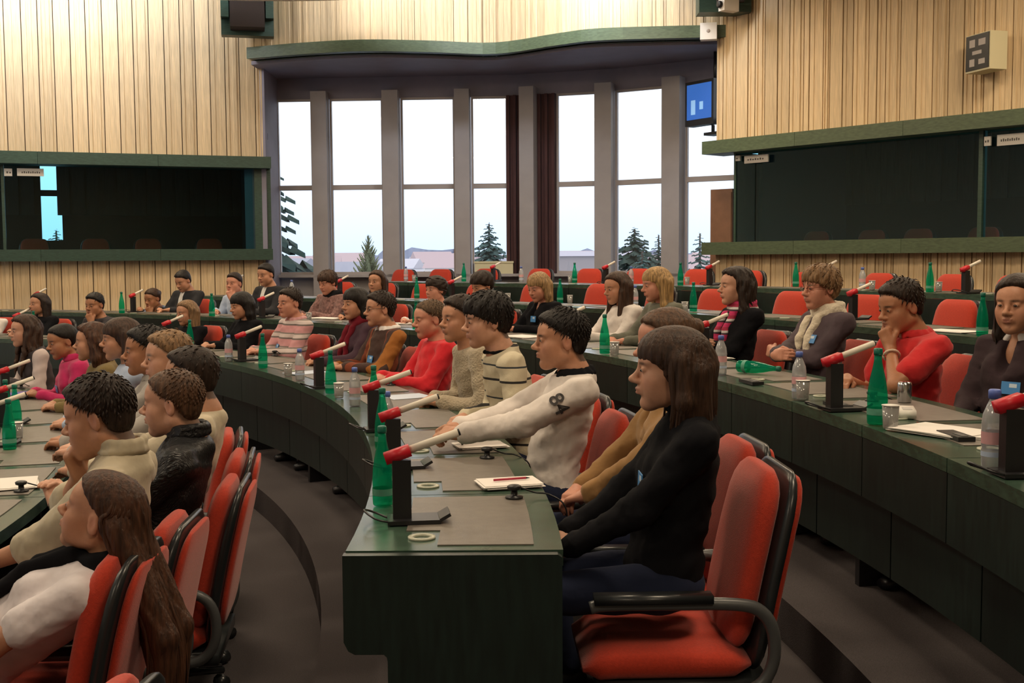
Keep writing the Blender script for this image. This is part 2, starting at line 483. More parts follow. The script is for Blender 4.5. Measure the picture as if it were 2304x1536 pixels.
for x0, x1 in ((1144, 1181), (1215, 1254)):
    p, _ = on_plan(x0, WIN); q, _ = on_plan(x1, WIN)
    t = empty('window_blind', kind='thing', cat='blind', label='dark maroon folded blind in the window bay, %s of the middle column' % ('left' if x0 < 1180 else 'right'))
    n = 5
    for k in range(n):
        a = p + (q - p) * (k / n); b = p + (q - p) * ((k + 0.86) / n)
        slab(t, 'fold', a, b, 0.12 - 0.04 * (k % 2), 0.0, ZS - 0.02, ZT, MAROON)

# ---- interpreters' booths behind tinted glass
def booth(side, a, b, inward, glass0, mull, openings, far):
    """a->b runs along the wall; inward = unit vector from hall into booth."""
    d = (b - a).normalized(); n = inward; k = dict(left=0, right=1)[side]
    def pr(name, p, q, d0, d1, z0, z1, m, parent): 
        c = [p + n * d0, q + n * d0, q + n * d1, p + n * d1]
        return MB().prism([(v.x, v.y) for v in c], z0, z1).build(name, m, parent)
    L = (b - a).length
    lt = empty('trim_%d' % (3 + 2 * k), kind='structure'); si = empty('trim_%d' % (4 + 2 * k), kind='structure')
    ns = 4; gl = GREENW if side == 'left' else GREENL
    for j in range(ns):
        p, q = a + d * (L * j / ns), a + d * (L * (j + 1) / ns - 0.004)
        pr('lintel_length', p, q, -0.22, 0.25, 2.935, 3.11, gl, lt)
        pr('sill_length', p, q, -0.22, 0.25, 1.53 + 0.03 * k, 1.70 + 0.03 * k, gl, si)
    bo = empty('wall_booth_' + side, kind='structure')
    zf = 1.05
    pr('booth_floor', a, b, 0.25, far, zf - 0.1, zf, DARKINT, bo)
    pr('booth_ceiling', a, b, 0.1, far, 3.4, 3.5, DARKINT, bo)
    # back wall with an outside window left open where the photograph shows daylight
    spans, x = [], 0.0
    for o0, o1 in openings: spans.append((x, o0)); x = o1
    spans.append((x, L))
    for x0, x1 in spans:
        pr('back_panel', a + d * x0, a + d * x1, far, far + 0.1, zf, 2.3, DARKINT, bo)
        pr('back_panel', a + d * x0, a + d * x1, far, far + 0.1, 2.3, 3.5, MIRRORSLAT, bo)
        for y in np.arange(x0 + 0.1, x1 - 0.1, 0.24): pr('mirrored_slat', a + d * y, a + d * (y + 0.2), far - 0.03, far, 2.3, 3.4, MIRRORSLAT, bo)  # added slats that imitate the reflection in the upper glass
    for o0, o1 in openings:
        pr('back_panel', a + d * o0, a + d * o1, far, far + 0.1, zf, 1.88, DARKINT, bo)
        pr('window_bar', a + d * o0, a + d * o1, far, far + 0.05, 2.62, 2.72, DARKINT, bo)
    return pr, bo, d, L
dL = (LW_FAR - LW_END).normalized(); nL = Vector((-LWd.y, LWd.x, 0))
gE = LW_END + dL * 0.02
la, lb = LW_END + dL * -0.06, LW_END + dL * 6.6
def along(px, org, d, off, nn):
    """Arc length along a wall line (shifted by off along nn) seen at pixel column px."""
    r = ray(px, 460); o = org + nn * off; den = r.x * d.y - r.y * d.x
    t = (o.x * d.y - o.y * d.x) / den; P = Vector((r.x * t, r.y * t, 0)); return (P - o).dot(d)
far = 2.6
oL = sorted((along(92, la, dL, far, nL), along(139, la, dL, far, nL)))
pr, boL, dd, LL = booth('left', la, lb, nL, 0, 0, [tuple(oL)], far)
wbl = empty('window_8', kind='structure')
g0, g1 = along(572, la, dL, 0.05, nL), along(8, la, dL, 0.05, nL)
pr('pane', la + dL * g0, la + dL * (g1 - 0.02), 0.04, 0.05, 1.69, 2.95, TINTED, wbl)
pr('pane', la + dL * (g1 + 0.02), la + dL * 6.4, 0.04, 0.05, 1.69, 2.95, TINTED, wbl)
pr('mullion', la + dL * (g1 - 0.02), la + dL * (g1 + 0.02), 0.0, 0.1, 1.69, 2.95, GREENW, wbl)
pr('post', la + dL * (g0 - 0.25), la + dL * g0, -0.02, 0.2, 1.69, 2.95, GREENW, wbl)
pr('side_wall', la + dL * 0.05, la + dL * 0.15, 0.2, far, 1.0, 3.4, DARKINT, boL)
dR = RWd; nR = Vector((-RWd.y, RWd.x, 0))
ra, rb = RW_END - dR * 0.10, RW_END + dR * 6.0
pr, boR, dd, LR = booth('right', ra, rb, nR, 0, 0, [], far)
wbr = empty('window_9', kind='structure')
g0, g1 = along(1656, ra, dR, 0.05, nR), along(2209, ra, dR, 0.05, nR)
pr('pane', ra + dR * g0, ra + dR * (g1 - 0.025), 0.04, 0.05, 1.72, 2.95, TINTED, wbr)
pr('pane', ra + dR * (g1 + 0.025), ra + dR * 5.9, 0.04, 0.05, 1.72, 2.95, TINTED, wbr)
pr('mullion', ra + dR * (g1 - 0.025), ra + dR * (g1 + 0.025), 0.0, 0.1, 1.72, 2.95, GREENW, wbr)
pr('pane', ra + dR * (g0 - 0.006), ra + dR * (g0 + 0.006), 0.05, 0.55, 1.72, 2.95, TINTED, wbr)
pr('post', ra + dR * (g0 - 0.025), ra + dR * (g0 + 0.01), 0.03, 0.07, 1.72, 2.95, GREENW, wbr)
pr('side_wall', ra + dR * (g0 - 0.02), ra + dR * (g0 + 0.06), 0.55, far, 1.0, 3.4, DARKINT, boR)
# counters inside the booths
pr2 = lambda p, q, n, d0, d1, z0, z1, nm, pa: MB().prism([(v.x, v.y) for v in (p + n * d0, q + n * d0, q + n * d1, p + n * d1)], z0, z1).build(nm, DARKINT, pa)
pr2(la + dL * 0.3, la + dL * 6.4, nL, 0.26, 0.80, 1.66, 1.70, 'counter', boL)
pr2(ra + dR * 0.4, ra + dR * 5.8, nR, 0.26, 0.80, 1.68, 1.72, 'counter', boR)
BOOTH = dict(left=(la, dL, nL), right=(ra, dR, nR))
# name plates of the booths: a small number plate and a long plate, the print too far away to read
GLYPH = mat('plate_print', (0.12, 0.11, 0.10), 0.7)
RED_STRIP = mat('plate_red_edge', (0.30, 0.02, 0.03), 0.5)
def plate(side, px0, px1, py0, py1, label, strokes):
    o0, d, n = BOOTH[side]
    s0, s1 = sorted((along(px0, o0, d, -0.02, n), along(px1, o0, d, -0.02, n)))
    P = o0 + d * ((s0 + s1) / 2) - n * 0.02
    z = lambda py: EYE + ray((px0 + px1) / 2, py).z / ray((px0 + px1) / 2, py).y * P.y
    z0, z1 = z(py1), z(py0)
    t = empty('booth_plate', (P.x, P.y, z0), math.atan2(d.y, d.x), label, 'sign')
    W2 = (s1 - s0) / 2; sgn = 1 if side == 'right' else -1      # the plate's face looks into the hall
    MB().box((-W2, -0.012, 0), (W2, 0.012, z1 - z0)).bevel(0.004, 1).build('plate', WHITEP, t)
    yf = -0.013 if side == 'right' else 0.013
    m_ = MB(); H_ = z1 - z0
    for k in range(strokes):
        a = -W2 * 0.72 + 1.44 * W2 * k / strokes; b = a + 1.44 * W2 / strokes * 0.6
        m_.box((a, min(yf, 0), H_ * 0.36), (b, max(yf, 0), H_ * (0.56 + 0.06 * (k % 2))))
    m_.build('print', GLYPH, t)
plate('left', 12, 30, 379, 396, 'small square number plate on the left booth window', 2)
plate('left', 41, 101, 379, 396, 'long white name plate with red edge on the left booth window', 9)
plate('right', 1655, 1665, 350, 362, 'tiny plate at the corner of the right booth glass', 1)
plate('right', 1675, 1728, 349, 366, 'long white name plate at the left end of the right booth', 7)
plate('right', 2212, 2227, 307, 328, 'small square number plate beside the right booth mullion', 2)
plate('right', 2241, 2302, 301, 326, 'long white name plate at the far right of the right booth', 9)

# ---- ceiling: high slab and a lower cream disc whose rim shows at the top edge
ce = empty('ceiling', kind='structure')
MB().prism([(p.x, p.y) for p in ROOM], 6.2, 6.3).build('slab', CREAM, ce)
DC, DR = (-3.0, 10.6), 5.6
o = MB().lathe([(0.05, 5.16), (DR - 0.05, 5.09), (DR, 5.10), (DR + 0.03, 5.17), (DR, 5.24), (0.05, 5.24)], 96, Matrix.Translation((DC[0], DC[1], 0)))
o.build('suspended_disc', CREAM, ce)
LAMPM = mat('lamp_diffuser', (0.9, 0.85, 0.7), 0.5, emit=(1.0, 0.82, 0.55), estr=2.0)
for i, (lx, ly) in enumerate(LAMPS):
    t = empty('downlight', (lx, ly, 5.01)); t.parent = ce
    MB().lathe([(0.42, 0.0), (0.42, 0.10), (0.30, 0.12)], 24).build('housing', CREAM, t)
    MB().lathe([(0.02, 0.005), (0.40, 0.005), (0.40, 0.02)], 24).build('diffuser', LAMPM, t)
    MB().tube([(0, 0, 0.1), (0, 0, 0.95)], 0.012, 6).build('hanging_rod', CREAM, t)

# ---- loudspeaker in a green bracket at the top, camera, small speaker, monitor, indicator board
BROWN_CLOTH = mat('speaker_cloth', (0.035, 0.022, 0.016), 0.9, var=0.2, scale=150)
def facing_box(p, w_, h, dep, rz):
    return Matrix.Translation(p) @ Matrix.Rotation(rz, 4, 'Z')
Y = 16.9
c = at_y(556, 20, Y); k = Y / F
t = empty('loudspeaker', (c.x, c.y, c.z), math.atan2(-c.x, c.y), 'dark brown wall loudspeaker held in a green bracket at the top', 'speaker')
MB().box((-37 * k, -0.22, -45 * k), (37 * k, 0.1, 80 * k)).bevel(0.02, 2).build('cabinet', BROWN_CLOTH, t)
b_ = empty('bracket', (0, 0, 0)); b_.parent = t
MB().box((-57 * k, 0.1, -55 * k), (57 * k, 0.30, 80 * k)).build('back_plate', GREENW, b_)
MB().box((-57 * k, -0.05, -20 * k), (-40 * k, 0.1, 80 * k)).build('side_arm', GREENW, b_)
MB().box((40 * k, -0.05, -20 * k), (57 * k, 0.1, 80 * k)).build('side_arm', GREENW, b_)
MB().tube([(0, 0.12, 80 * k), (0, 0.12, 5.3 - c.z + 0.9)], 0.03, 8).build('hanger', BLACKP, t)
Y = 15.4
c = at_y(1634, 0, Y); k = Y / F
t = empty('camera_mount', (c.x, c.y, c.z), 0, 'dark green bracket at the top over the right end of the beam', 'bracket')
MB().box((-58 * k, 0.06, -24 * k), (58 * k, 0.35, 60 * k)).build('back_plate', GREENW, t)
MB().box((-20 * k, -0.02, -4 * k), (40 * k, 0.06, 60 * k)).build('cross_bar', BROWN_CLOTH, t)
MB().tube([(0.1, 0.2, 60 * k), (0.1, 0.2, 6.2 - c.z)], 0.03, 8).build('hanger', BLACKP, t)
c = at_y(1637, 12, 15.2); k = 15.2 / F
t = empty('surveillance_camera', (c.x, c.y, c.z), math.radians(-62), 'white box camera with black lens at the top, right of centre', 'camera')
MB().box((-0.06, -0.10, -13 * k), (0.06, 0.14, 13 * k)).bevel(0.012, 2).build('body', WHITEP, t)
MB().lathe([(0.045, 0), (0.045, 0.05), (0.03, 0.055)], 14, Matrix.Translation((0, -0.10, 0)) @ Matrix.Rotation(math.pi / 2, 4, 'X')).build('lens', BLACKP, t)
MB().lathe([(0.058, 0), (0.058, 0.02)], 14, Matrix.Translation((0, -0.09, 0)) @ Matrix.Rotation(math.pi / 2, 4, 'X')).build('lens_ring', WHITEP, t)
bx_, d_ = on_plan(1590, [Vector((p.x, p.y, 0)) for p in hs])
zc = EYE + ray(1590, 71).z / ray(1590, 71).y * (bx_.y - 0.1); k = bx_.y / F
t = empty('small_speaker', (bx_.x, bx_.y - 0.06, zc), math.atan2(d_.y, d_.x) - 0.15, 'square cream loudspeaker fixed to the beam above the windows', 'speaker')
MB().box((-18 * k, -0.09, -18 * k), (18 * k, 0.05, 18 * k)).bevel(0.02, 2).build('cabinet', WHITEP, t)
MB().lathe([(0.025, 0), (0.02, 0.006)], 12, Matrix.Translation((0, -0.09, 0.0)) @ Matrix.Rotation(math.pi / 2, 4, 'X')).build('cone', mat('grey_cone', (.4, .33, .28), .6), t)
Y = 16.6
c = at_y(1580, 232, Y); k = Y / F
t = empty('monitor', (c.x, c.y, c.z), math.radians(-56), 'black tube monitor with a blue screen hung beside the last window', 'monitor')
SCREEN = mat('blue_screen', (0.01, 0.03, 0.12), 0.25, emit=(0.04, 0.15, 0.52), estr=0.55)
W_, H_ = 0.29, 49 * k
MB().box((-W_, -0.06, -H_), (W_, 0.10, H_)).bevel(0.02, 2).build('bezel', BLACKP, t)
MB().prism([(-W_ * .85, 0.1), (W_ * .85, 0.1), (W_ * .5, 0.45), (-W_ * .5, 0.45)], -H_ * .8, H_ * .85).build('tube_housing', BLACKP, t)
MB().box((-W_ * .86, -0.066, -H_ * .72), (W_ * .86, -0.055, H_ * .86)).build('screen', SCREEN, t)
for x0, x1, z0, z1 in ((-.55, -.25, -.5, .15), (.05, .3, -.3, .05)):
    MB().box((W_ * x0, -0.069, H_ * z0), (W_ * x1, -0.06, H_ * z1)).build('screen_figure', mat('screen_pale', (.1, .2, .3), .4, emit=(.35, .6, .95), estr=.45), t)
MB().tube([(0, 0.25, H_ * .8), (0, 0.25, 4.5 - c.z)], 0.025, 8).build('hanger', BLACKP, t)
MB().box((-.02, .05, -H_ - .14), (.3, .25, -H_ - .10)).build('shelf', BLACKP, t)
MB().box((-.02, .2, -H_ - .12), (.0, .25, -H_ + .02)).build('shelf_bracket', BLACKP, t)
P_ = RW_END + dR * along(2213, RW_END, dR, -0.20, nR) - nR * 0.20
zc = EYE + ray(2212, 119).z / ray(2212, 119).y * P_.y; k = P_.y / F
t = empty('indicator_board', (P_.x, P_.y, zc), math.atan2(dR.y, dR.x) - 0.42, 'black wall board with five pale figures in a beige case, upper right', 'board')
MB().box((-0.20, -0.12, -0.205), (0.20, 0.10, 0.205)).bevel(0.012, 2).build('case', BEIGEP, t)
MB().box((-0.19, -0.128, -0.185), (0.185, -0.11, 0.195)).build('panel', BLACKP, t)
for gx, gz, gw, gh in ((-.085, .105, .045, .042), (.075, .105, .055, .035), (-.005, .0, .075, .02), (-.085, -.105, .04, .04), (.075, -.105, .05, .028)):
    MB().box((gx - gw, -0.131, gz - gh), (gx + gw, -0.12, gz + gh)).build('figure', mat('pale_figure', (.42, .38, .36), .6), t)
# brown cabinet standing in the bay beside the right booth
c = at_y(1630, 482, 16.7)
t = empty('bay_cabinet', (c.x, c.y, 0.485), math.radians(-42), 'reddish brown cabinet in the bay beside the right booth', 'cabinet')
zt = at_y(1630, 427, 16.7).z - 0.485
MB().box((-.11, -.2, 0), (.25, .2, zt)).build('body', mat('brown_veneer', (.20, .095, .05), .5, var=.1, scale=8), t)
MB().box((-.10, -.215, .1), (.24, -.2, zt - .05)).build('door', mat('brown_veneer', (0, 0, 0)), t)

q_, d_ = on_plan(1112, WIN)
t = empty('ledge_box', (q_.x, q_.y - 0.12, 1.285), math.atan2(d_.y, d_.x), 'cream box on the window ledge left of the middle column', 'box')
MB().box((-0.31, -0.09, 0), (0.31, 0.09, 0.17)).bevel(0.008, 1).build('body', BEIGEP, t)
MB().box((-0.32, -0.10, 0.17), (0.32, 0.10, 0.20)).build('lid', BEIGEP, t)
# ================================================================ curved desks
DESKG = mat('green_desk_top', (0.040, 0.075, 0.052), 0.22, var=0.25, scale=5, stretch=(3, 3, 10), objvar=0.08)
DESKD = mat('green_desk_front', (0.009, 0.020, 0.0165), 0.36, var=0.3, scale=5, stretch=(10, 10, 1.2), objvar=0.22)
PADM = mat('grey_leather_pad', (0.155, 0.135, 0.115), 0.42, var=0.10, scale=30, bump=0.12, bscale=350)
RINGM = mat('cream_ring', (0.45, 0.46, 0.36), 0.35)
def sector(mb, r0, r1, a0, a1, z0, z1, k=4):
    P, Fc = [], []
    for j in range(k + 1):
        a = a0 + (a1 - a0) * j / k; c_, s_ = math.cos(a), math.sin(a)
        P += [(r0 * c_, r0 * s_, z0), (r1 * c_, r1 * s_, z0), (r1 * c_, r1 * s_, z1), (r0 * c_, r0 * s_, z1)]
    for j in range(k):
        a, b = 4 * j, 4 * j + 4
        Fc += [(a, a + 1, b + 1, b), (a + 1, a + 2, b + 2, b + 1), (a + 2, a + 3, b + 3, b + 2), (a + 3, a, b, b + 3)]
    Fc += [(0, 3, 2, 1), (4 * k, 4 * k + 1, 4 * k + 2, 4 * k + 3)]
    return mb.add(P, Fc)
def build_row(row, ph0, ph1, label, end_panel=False):
    ri = R0 + ROFF[row]; dphi = 0.74 / (ri + 0.3)
    n = int(round((ph1 - ph0) / dphi)); dphi = (ph1 - ph0) / n
    t = empty('curved_desk', (CX, CY, RFL[row]), 0, label, 'desk')
    g = 0.0016 / ri * 2; me = {}
    def add(nm, mb, m, k):
        if nm not in me:
            o = mb().build(nm, m, t); me[nm] = o.data
        else: o = inst(nm, me[nm], t)
        o.rotation_euler = (0, 0, ph0 + k * dphi); return o
    def top():
        mb = MB(); sector(mb, ri, ri + DW, g, dphi - g, DH - 0.045, DH); return mb.bevel(0.010, 2)
    def pad():
        a0, a1 = dphi * 0.07, dphi * 0.93; r0, r1 = ri + 0.15, ri + 0.52; an = dphi * 0.30; rn = ri + 0.25
        pts = []
        for q in range(5): a = an + (a1 - an) * q / 4; pts.append((r0, a))
        for q in range(6): a = a1 + (a0 - a1) * q / 5; pts.append((r1, a))
        pts += [(rn, a0), (rn, an)]
        return MB().prism([(r * math.cos(a), r * math.sin(a)) for r, a in pts], DH - 0.004, DH + 0.0035)
    def ring():
        a = dphi * 0.19; r = ri + 0.20
        return MB().lathe([(0.026, DH), (0.040, DH), (0.040, DH + 0.006), (0.026, DH + 0.006), (0.026, DH)], 16, Matrix.Translation((r * math.cos(a), r * math.sin(a), 0)) @ Matrix.Diagonal((1, 1.0, 1, 1)), caps=False)
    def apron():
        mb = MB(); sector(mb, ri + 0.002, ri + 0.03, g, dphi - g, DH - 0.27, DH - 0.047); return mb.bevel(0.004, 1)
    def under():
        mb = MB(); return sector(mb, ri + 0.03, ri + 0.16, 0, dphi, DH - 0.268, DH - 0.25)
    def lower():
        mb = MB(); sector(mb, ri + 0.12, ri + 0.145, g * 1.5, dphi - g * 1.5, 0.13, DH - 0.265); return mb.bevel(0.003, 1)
    def leg():
        mb = MB(); sector(mb, ri + 0.145, ri + 0.50, dphi * 0.5 - 0.02 / ri, dphi * 0.5 + 0.02 / ri, 0.0, DH - 0.047, 1); return mb
    for k in range(n):
        add('desk_top', top, DESKG, k); add('desk_pad', pad, PADM, k); add('pad_ring', ring, RINGM, k)
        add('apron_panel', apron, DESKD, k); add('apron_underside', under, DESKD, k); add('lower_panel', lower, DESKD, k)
        if k % 2 == 0: add('support', leg, BLACKP, k)
    if end_panel:
        # rounded end cheek: full depth above, set back below
        prof = [(0.0, DH - 0.004), (0.0, 0.475), (0.012, 0.45), (0.03, 0.44), (0.11, 0.44), (0.118, 0.432), (0.12, 0.42), (0.12, 0.0), (DW, 0.0), (DW, DH - 0.012), (DW - 0.012, DH - 0.004)]
        mb = MB()
        P = [(ri - 0.004 + u, y, z) for y in (-0.035, 0.0) for u, z in prof]; nn = len(prof)
        mb.add(P, [tuple(range(nn)), tuple(range(nn, 2 * nn))[::-1]] + [(i, (i + 1) % nn, nn + (i + 1) % nn, nn + i) for i in range(nn)])
        o = mb.bevel(0.006, 1).build('end_panel', DESKD, t); o.rotation_euler = (0, 0, ph0)
    return t, ph0, dphi
rad = math.radians
DESKS = {}
DESKS['A'] = build_row('A', rad(-9), rad(66), 'innermost curved green desk at the left, before the boy in cream')
DESKS['B'] = build_row('B', rad(0.0), rad(72), 'long curved green desk with the dark end panel in the foreground', True)
DESKS['C'] = build_row('C', rad(-8), rad(72), 'long curved green desk on the right, before the woman with the white scarf')
DESKS['D'] = build_row('D', rad(-3), rad(62), 'curved green desk of the fourth row, standing before empty chairs')
DESKS['E'] = build_row('E', rad(-3), rad(56), 'rearmost curved green desk, nearest the windows')

# ================================================================ swivel chairs
CHRED = mat('red_upholstery', (0.46, 0.038, 0.016), 0.85, var=0.10, scale=120, bump=0.22, bscale=320, sheen=0.25, spec=0.25)
CHBLK = mat('chair_black_shell', (0.016, 0.018, 0.020), 0.30)
CHGREY = mat('chair_grey_arm', (0.075, 0.078, 0.08), 0.36)
CHROME = mat('chrome', (0.65, 0.65, 0.66), 0.18, metal=1.0)
def loft(mb, rings, n=16, power=4.0, xs=None):
    """rings: (centre, side axis, depth axis, half width, half depth); superellipse sections."""
    P, Fc = [], []
    for c_, ax, ay, w_, d_ in rings:
        for k in range(n):
            a = 2 * math.pi * k / n; cs, sn = math.cos(a), math.sin(a)
            x = math.copysign(abs(cs) ** (2 / power), cs) * w_; y = math.copysign(abs(sn) ** (2 / power), sn) * d_
            P.append(Vector(c_) + Vector(ax) * x + Vector(ay) * y)
    for j in range(len(rings) - 1):
        for k in range(n): Fc.append((j * n + k, j * n + (k + 1) % n, (j + 1) * n + (k + 1) % n, (j + 1) * n + k))
    Fc += [tuple(range(n))[::-1], tuple(range((len(rings) - 1) * n, len(rings) * n))]
    return mb.add(P, Fc, True)
def chair_master():
    t = empty('swivel_chair', (0, 0, -50))
    X = (1, 0, 0)
    # back path: rises from the rear of the seat, leaning back
    def bp(u): return Vector((0, -0.215 - 0.085 * u - 0.03 * u * u, 0.44 + 0.54 * u))
    def bnorm(u): return Vector((0, 1, 0.16))
    def back(off, w0, th, u0, u1, nm, m, power=3.2, n=20):
        rings = []; K = 14
        for j in range(K + 1):
            f = 0.5 - 0.5 * math.cos(math.pi * j / K); u = u0 + (u1 - u0) * f
            edge = min(f, 1 - f); EW = 0.20; rr = min(1.0, edge / EW)
            rr = math.sqrt(max(0.0, 1 - (1 - rr) ** 2)); rr = max(rr, 0.05)
            wv = w0 * (1.0 - 0.10 * max(0, u - 0.6) / 0.4) * (0.60 + 0.40 * rr)
            rings.append((bp(u) + bnorm(u) * off, X, bnorm(u).normalized(), wv, th * max(rr, 0.30) ** 0.7))
        return loft(MB(), rings, n, power).build(nm, m, t)
    back(0.024, 0.215, 0.044, 0.02, 0.985, 'back_cushion', CHRED)
    back(-0.032, 0.240, 0.022, -0.08, 1.0, 'back_shell', CHBLK, 4.5)
    back(-0.062, 0.200, 0.019, 0.05, 0.965, 'back_panel', CHRED)
    # seat
    rings = []
    for j in range(11):
        f = j / 10; y = -0.23 + 0.49 * f; e_ = min(f, 1 - f); rr = math.sqrt(max(0.02, 1 - (1 - min(1, e_ / 0.14)) ** 2))
        rings.append(((0, y, 0.425 - 0.012 * (f > .8) * (f - .8) * 5), X, (0, 0, 1), 0.235 * (0.86 + 0.14 * rr), 0.052 * max(rr, .25)))
    loft(MB(), rings, 20, 3.2).build('seat_cushion', CHRED, t)
    MB().box((-0.245, -0.28, 0.345), (0.245, 0.22, 0.385)).bevel(0.018, 2).build('seat_shell', CHBLK, t, smooth=True)
    # arm loops
    for s in (-1, 1):
        x = 0.272 * s
        pts = [(x, 0.22, 0.365), (x, 0.05, 0.362), (x, -0.15, 0.365), (x, -0.235, 0.385), (x, -0.275, 0.45), (x, -0.275, 0.54), (x, -0.24, 0.60), (x, -0.17, 0.622), (x, 0.02, 0.626), (x, 0.20, 0.626), (x, 0.245, 0.618)]
        MB().tube(spline(pts, 4), 0.019, 8, flat=1.0).build('arm_loop', CHGREY, t)
        MB().box((x - 0.028 * 1, -0.10, 0.632), (x + 0.028, 0.235, 0.655)).bevel(0.010, 2).build('arm_pad', CHBLK, t, smooth=True)
    MB().lathe([(0.05, 0.30), (0.05, 0.35)], 12).lathe([(0.026, 0.10), (0.026, 0.30)], 12).build('gas_column', CHROME, t)
    for k in range(5):
        a = 2 * math.pi * k / 5 + 0.3; d_ = Vector((math.cos(a), math.sin(a), 0))
        lg = MB().tube([d_ * 0.03 + Vector((0, 0, .115)), d_ * 0.16 + Vector((0, 0, .10)), d_ * 0.29 + Vector((0, 0, .075))], [0.03, 0.026, 0.020], 8, flat=0.75).build('base_leg', CHBLK, t)
        MB().tube([d_ * 0.19 + Vector((0, 0, .113)), d_ * 0.285 + Vector((0, 0, .094))], 0.010, 6, flat=0.6).build('leg_trim', CHROME, lg)
        q = d_ * 0.285; s_ = Vector((-d_.y, d_.x, 0))
        MB().tube([q - s_ * 0.022 + Vector((0, 0, .028)), q + s_ * 0.022 + Vector((0, 0, .028))], 0.027, 10).build('caster', CHBLK, lg)
    return t
CHAIR0 = chair_master(); CHAIR_USED = [False]
def put_chair(p, rz, label, group=None, dz=0.0):
    """dz lifts or lowers the seat on its gas column."""
    if not CHAIR_USED[0]: t = CHAIR0; CHAIR_USED[0] = True
    else: t = copy_tree(CHAIR0)
    t.location = (p.x, p.y, p.z); t.rotation_euler = (0, 0, rz)
    if abs(dz) > 0.004:
        for ch in t.children:
            if ch.name.split('.')[0] in ('base_leg',): continue
            ch.location.z += dz
    return tag(t, label, 'chair', group)
def face_in(phi): return phi + math.pi / 2      # local +Y towards the hemicycle's centre
# ================================================================ people: implicit surfaces meshed by surface nets
def axis_pts(lo, hi, h, fine):
    """Grid coordinates with spacing h, refined to hf inside the intervals (a, b, hf)."""
    xs = [lo]
    while xs[-1] < hi:
        x = xs[-1]; s = h
        for a, b, hf in fine:
            if a - hf <= x < b: s = min(s, hf)
            elif x < a: s = min(s, max(hf, a - x))
        xs.append(x + s)
    return np.array(xs, np.float32)
class Sdf:
    def __init__(s): s.p = []
    def rc(s, a, b, r1, r2=None, k=0.02, op='u'):
        r2 = r1 if r2 is None else r2
        a, b = np.array(a, np.float32), np.array(b, np.float32); r = max(r1, r2) + k + 0.02
        s.p.append(('c', a, b, r1, r2, k, op, np.minimum(a, b) - r, np.maximum(a, b) + r)); return s
    def el(s, c, rad, k=0.02, op='u', R=None):
        c = np.array(c, np.float32); rad = np.array(rad, np.float32)
        R = np.eye(3, dtype=np.float32) if R is None else np.array(R, np.float32)
        ext = np.sqrt(((R * rad[None, :]) ** 2).sum(1)) + k + 0.02
        s.p.append(('e', c, rad, R, None, k, op, c - ext, c + ext)); return s
    def cut(s, fn, k=0.008, box=None):
        """Keep only where fn(p) < 0 (smooth intersection)."""
        s.p.append(('f', fn, None, None, None, k, 'i', None, None)); return s
    def disp(s, fn): s.p.append(('d', fn, None, None, None, 0, 'd', None, None)); return s
    def bounds(s):
        lo = np.min([q[7] for q in s.p if q[7] is not None and q[6] == 'u'], axis=0); hi = np.max([q[8] for q in s.p if q[8] is not None and q[6] == 'u'], axis=0)
        return lo, hi
    def mesh(s, h, fine=((), (), ()), inflate=0.0):
        lo, hi = s.bounds(); lo = lo - inflate; hi = hi + inflate
        ax = [axis_pts(lo[i], hi[i], h, fine[i]) for i in range(3)]
        D = np.full([len(a) for a in ax], 0.15, np.float32)
        for kind, A, B, C, E2, k, op, l, u in s.p:
            if l is None:
                X, Y, Z = ax[0][:, None, None], ax[1][None, :, None], ax[2][None, None, :]
                if op == 'd': D = D + A(X, Y, Z)
                else:
                    v = A(X, Y, Z); hh = np.clip(0.5 - 0.5 * (v - D) / k, 0, 1) if False else None
                    d = np.maximum(D, v); q = np.maximum(k - np.abs(D - v), 0) / k; D = d + q * q * k * 0.25
                continue
            sl = tuple(slice(max(0, np.searchsorted(ax[i], l[i] - inflate) - 1), np.searchsorted(ax[i], u[i] + inflate) + 1) for i in range(3))
            X, Y, Z = ax[0][sl[0]][:, None, None], ax[1][sl[1]][None, :, None], ax[2][sl[2]][None, None, :]
            if X.size == 0 or Y.size == 0 or Z.size == 0: continue
            if kind == 'c':
                d = B - A; L2 = float(d @ d) + 1e-12
                t = np.clip(((X - A[0]) * d[0] + (Y - A[1]) * d[1] + (Z - A[2]) * d[2]) / L2, 0, 1)
                v = np.sqrt((X - A[0] - t * d[0]) ** 2 + (Y - A[1] - t * d[1]) ** 2 + (Z - A[2] - t * d[2]) ** 2) - (C + (E2 - C) * t)
            else:
                x, y, z = X - A[0], Y - A[1], Z - A[2]; R = C
                a = (x * R[0, 0] + y * R[1, 0] + z * R[2, 0]) / B[0]; b = (x * R[0, 1] + y * R[1, 1] + z * R[2, 1]) / B[1]; c = (x * R[0, 2] + y * R[1, 2] + z * R[2, 2]) / B[2]
                k0 = np.sqrt(a * a + b * b + c * c); k1 = np.sqrt((a / B[0]) ** 2 + (b / B[1]) ** 2 + (c / B[2]) ** 2) + 1e-9
                v = k0 * (k0 - 1) / k1
            v = v - inflate if op == 'u' else v
            G = D[sl]
            if op == 'u':
                q = np.maximum(k - np.abs(G - v), 0) / k; D[sl] = np.minimum(G, v) - q * q * k * 0.25
            else:   # subtract
                v = -v; q = np.maximum(k - np.abs(G - v), 0) / k; D[sl] = np.maximum(G, v) + q * q * k * 0.25
        return nets(D, ax)
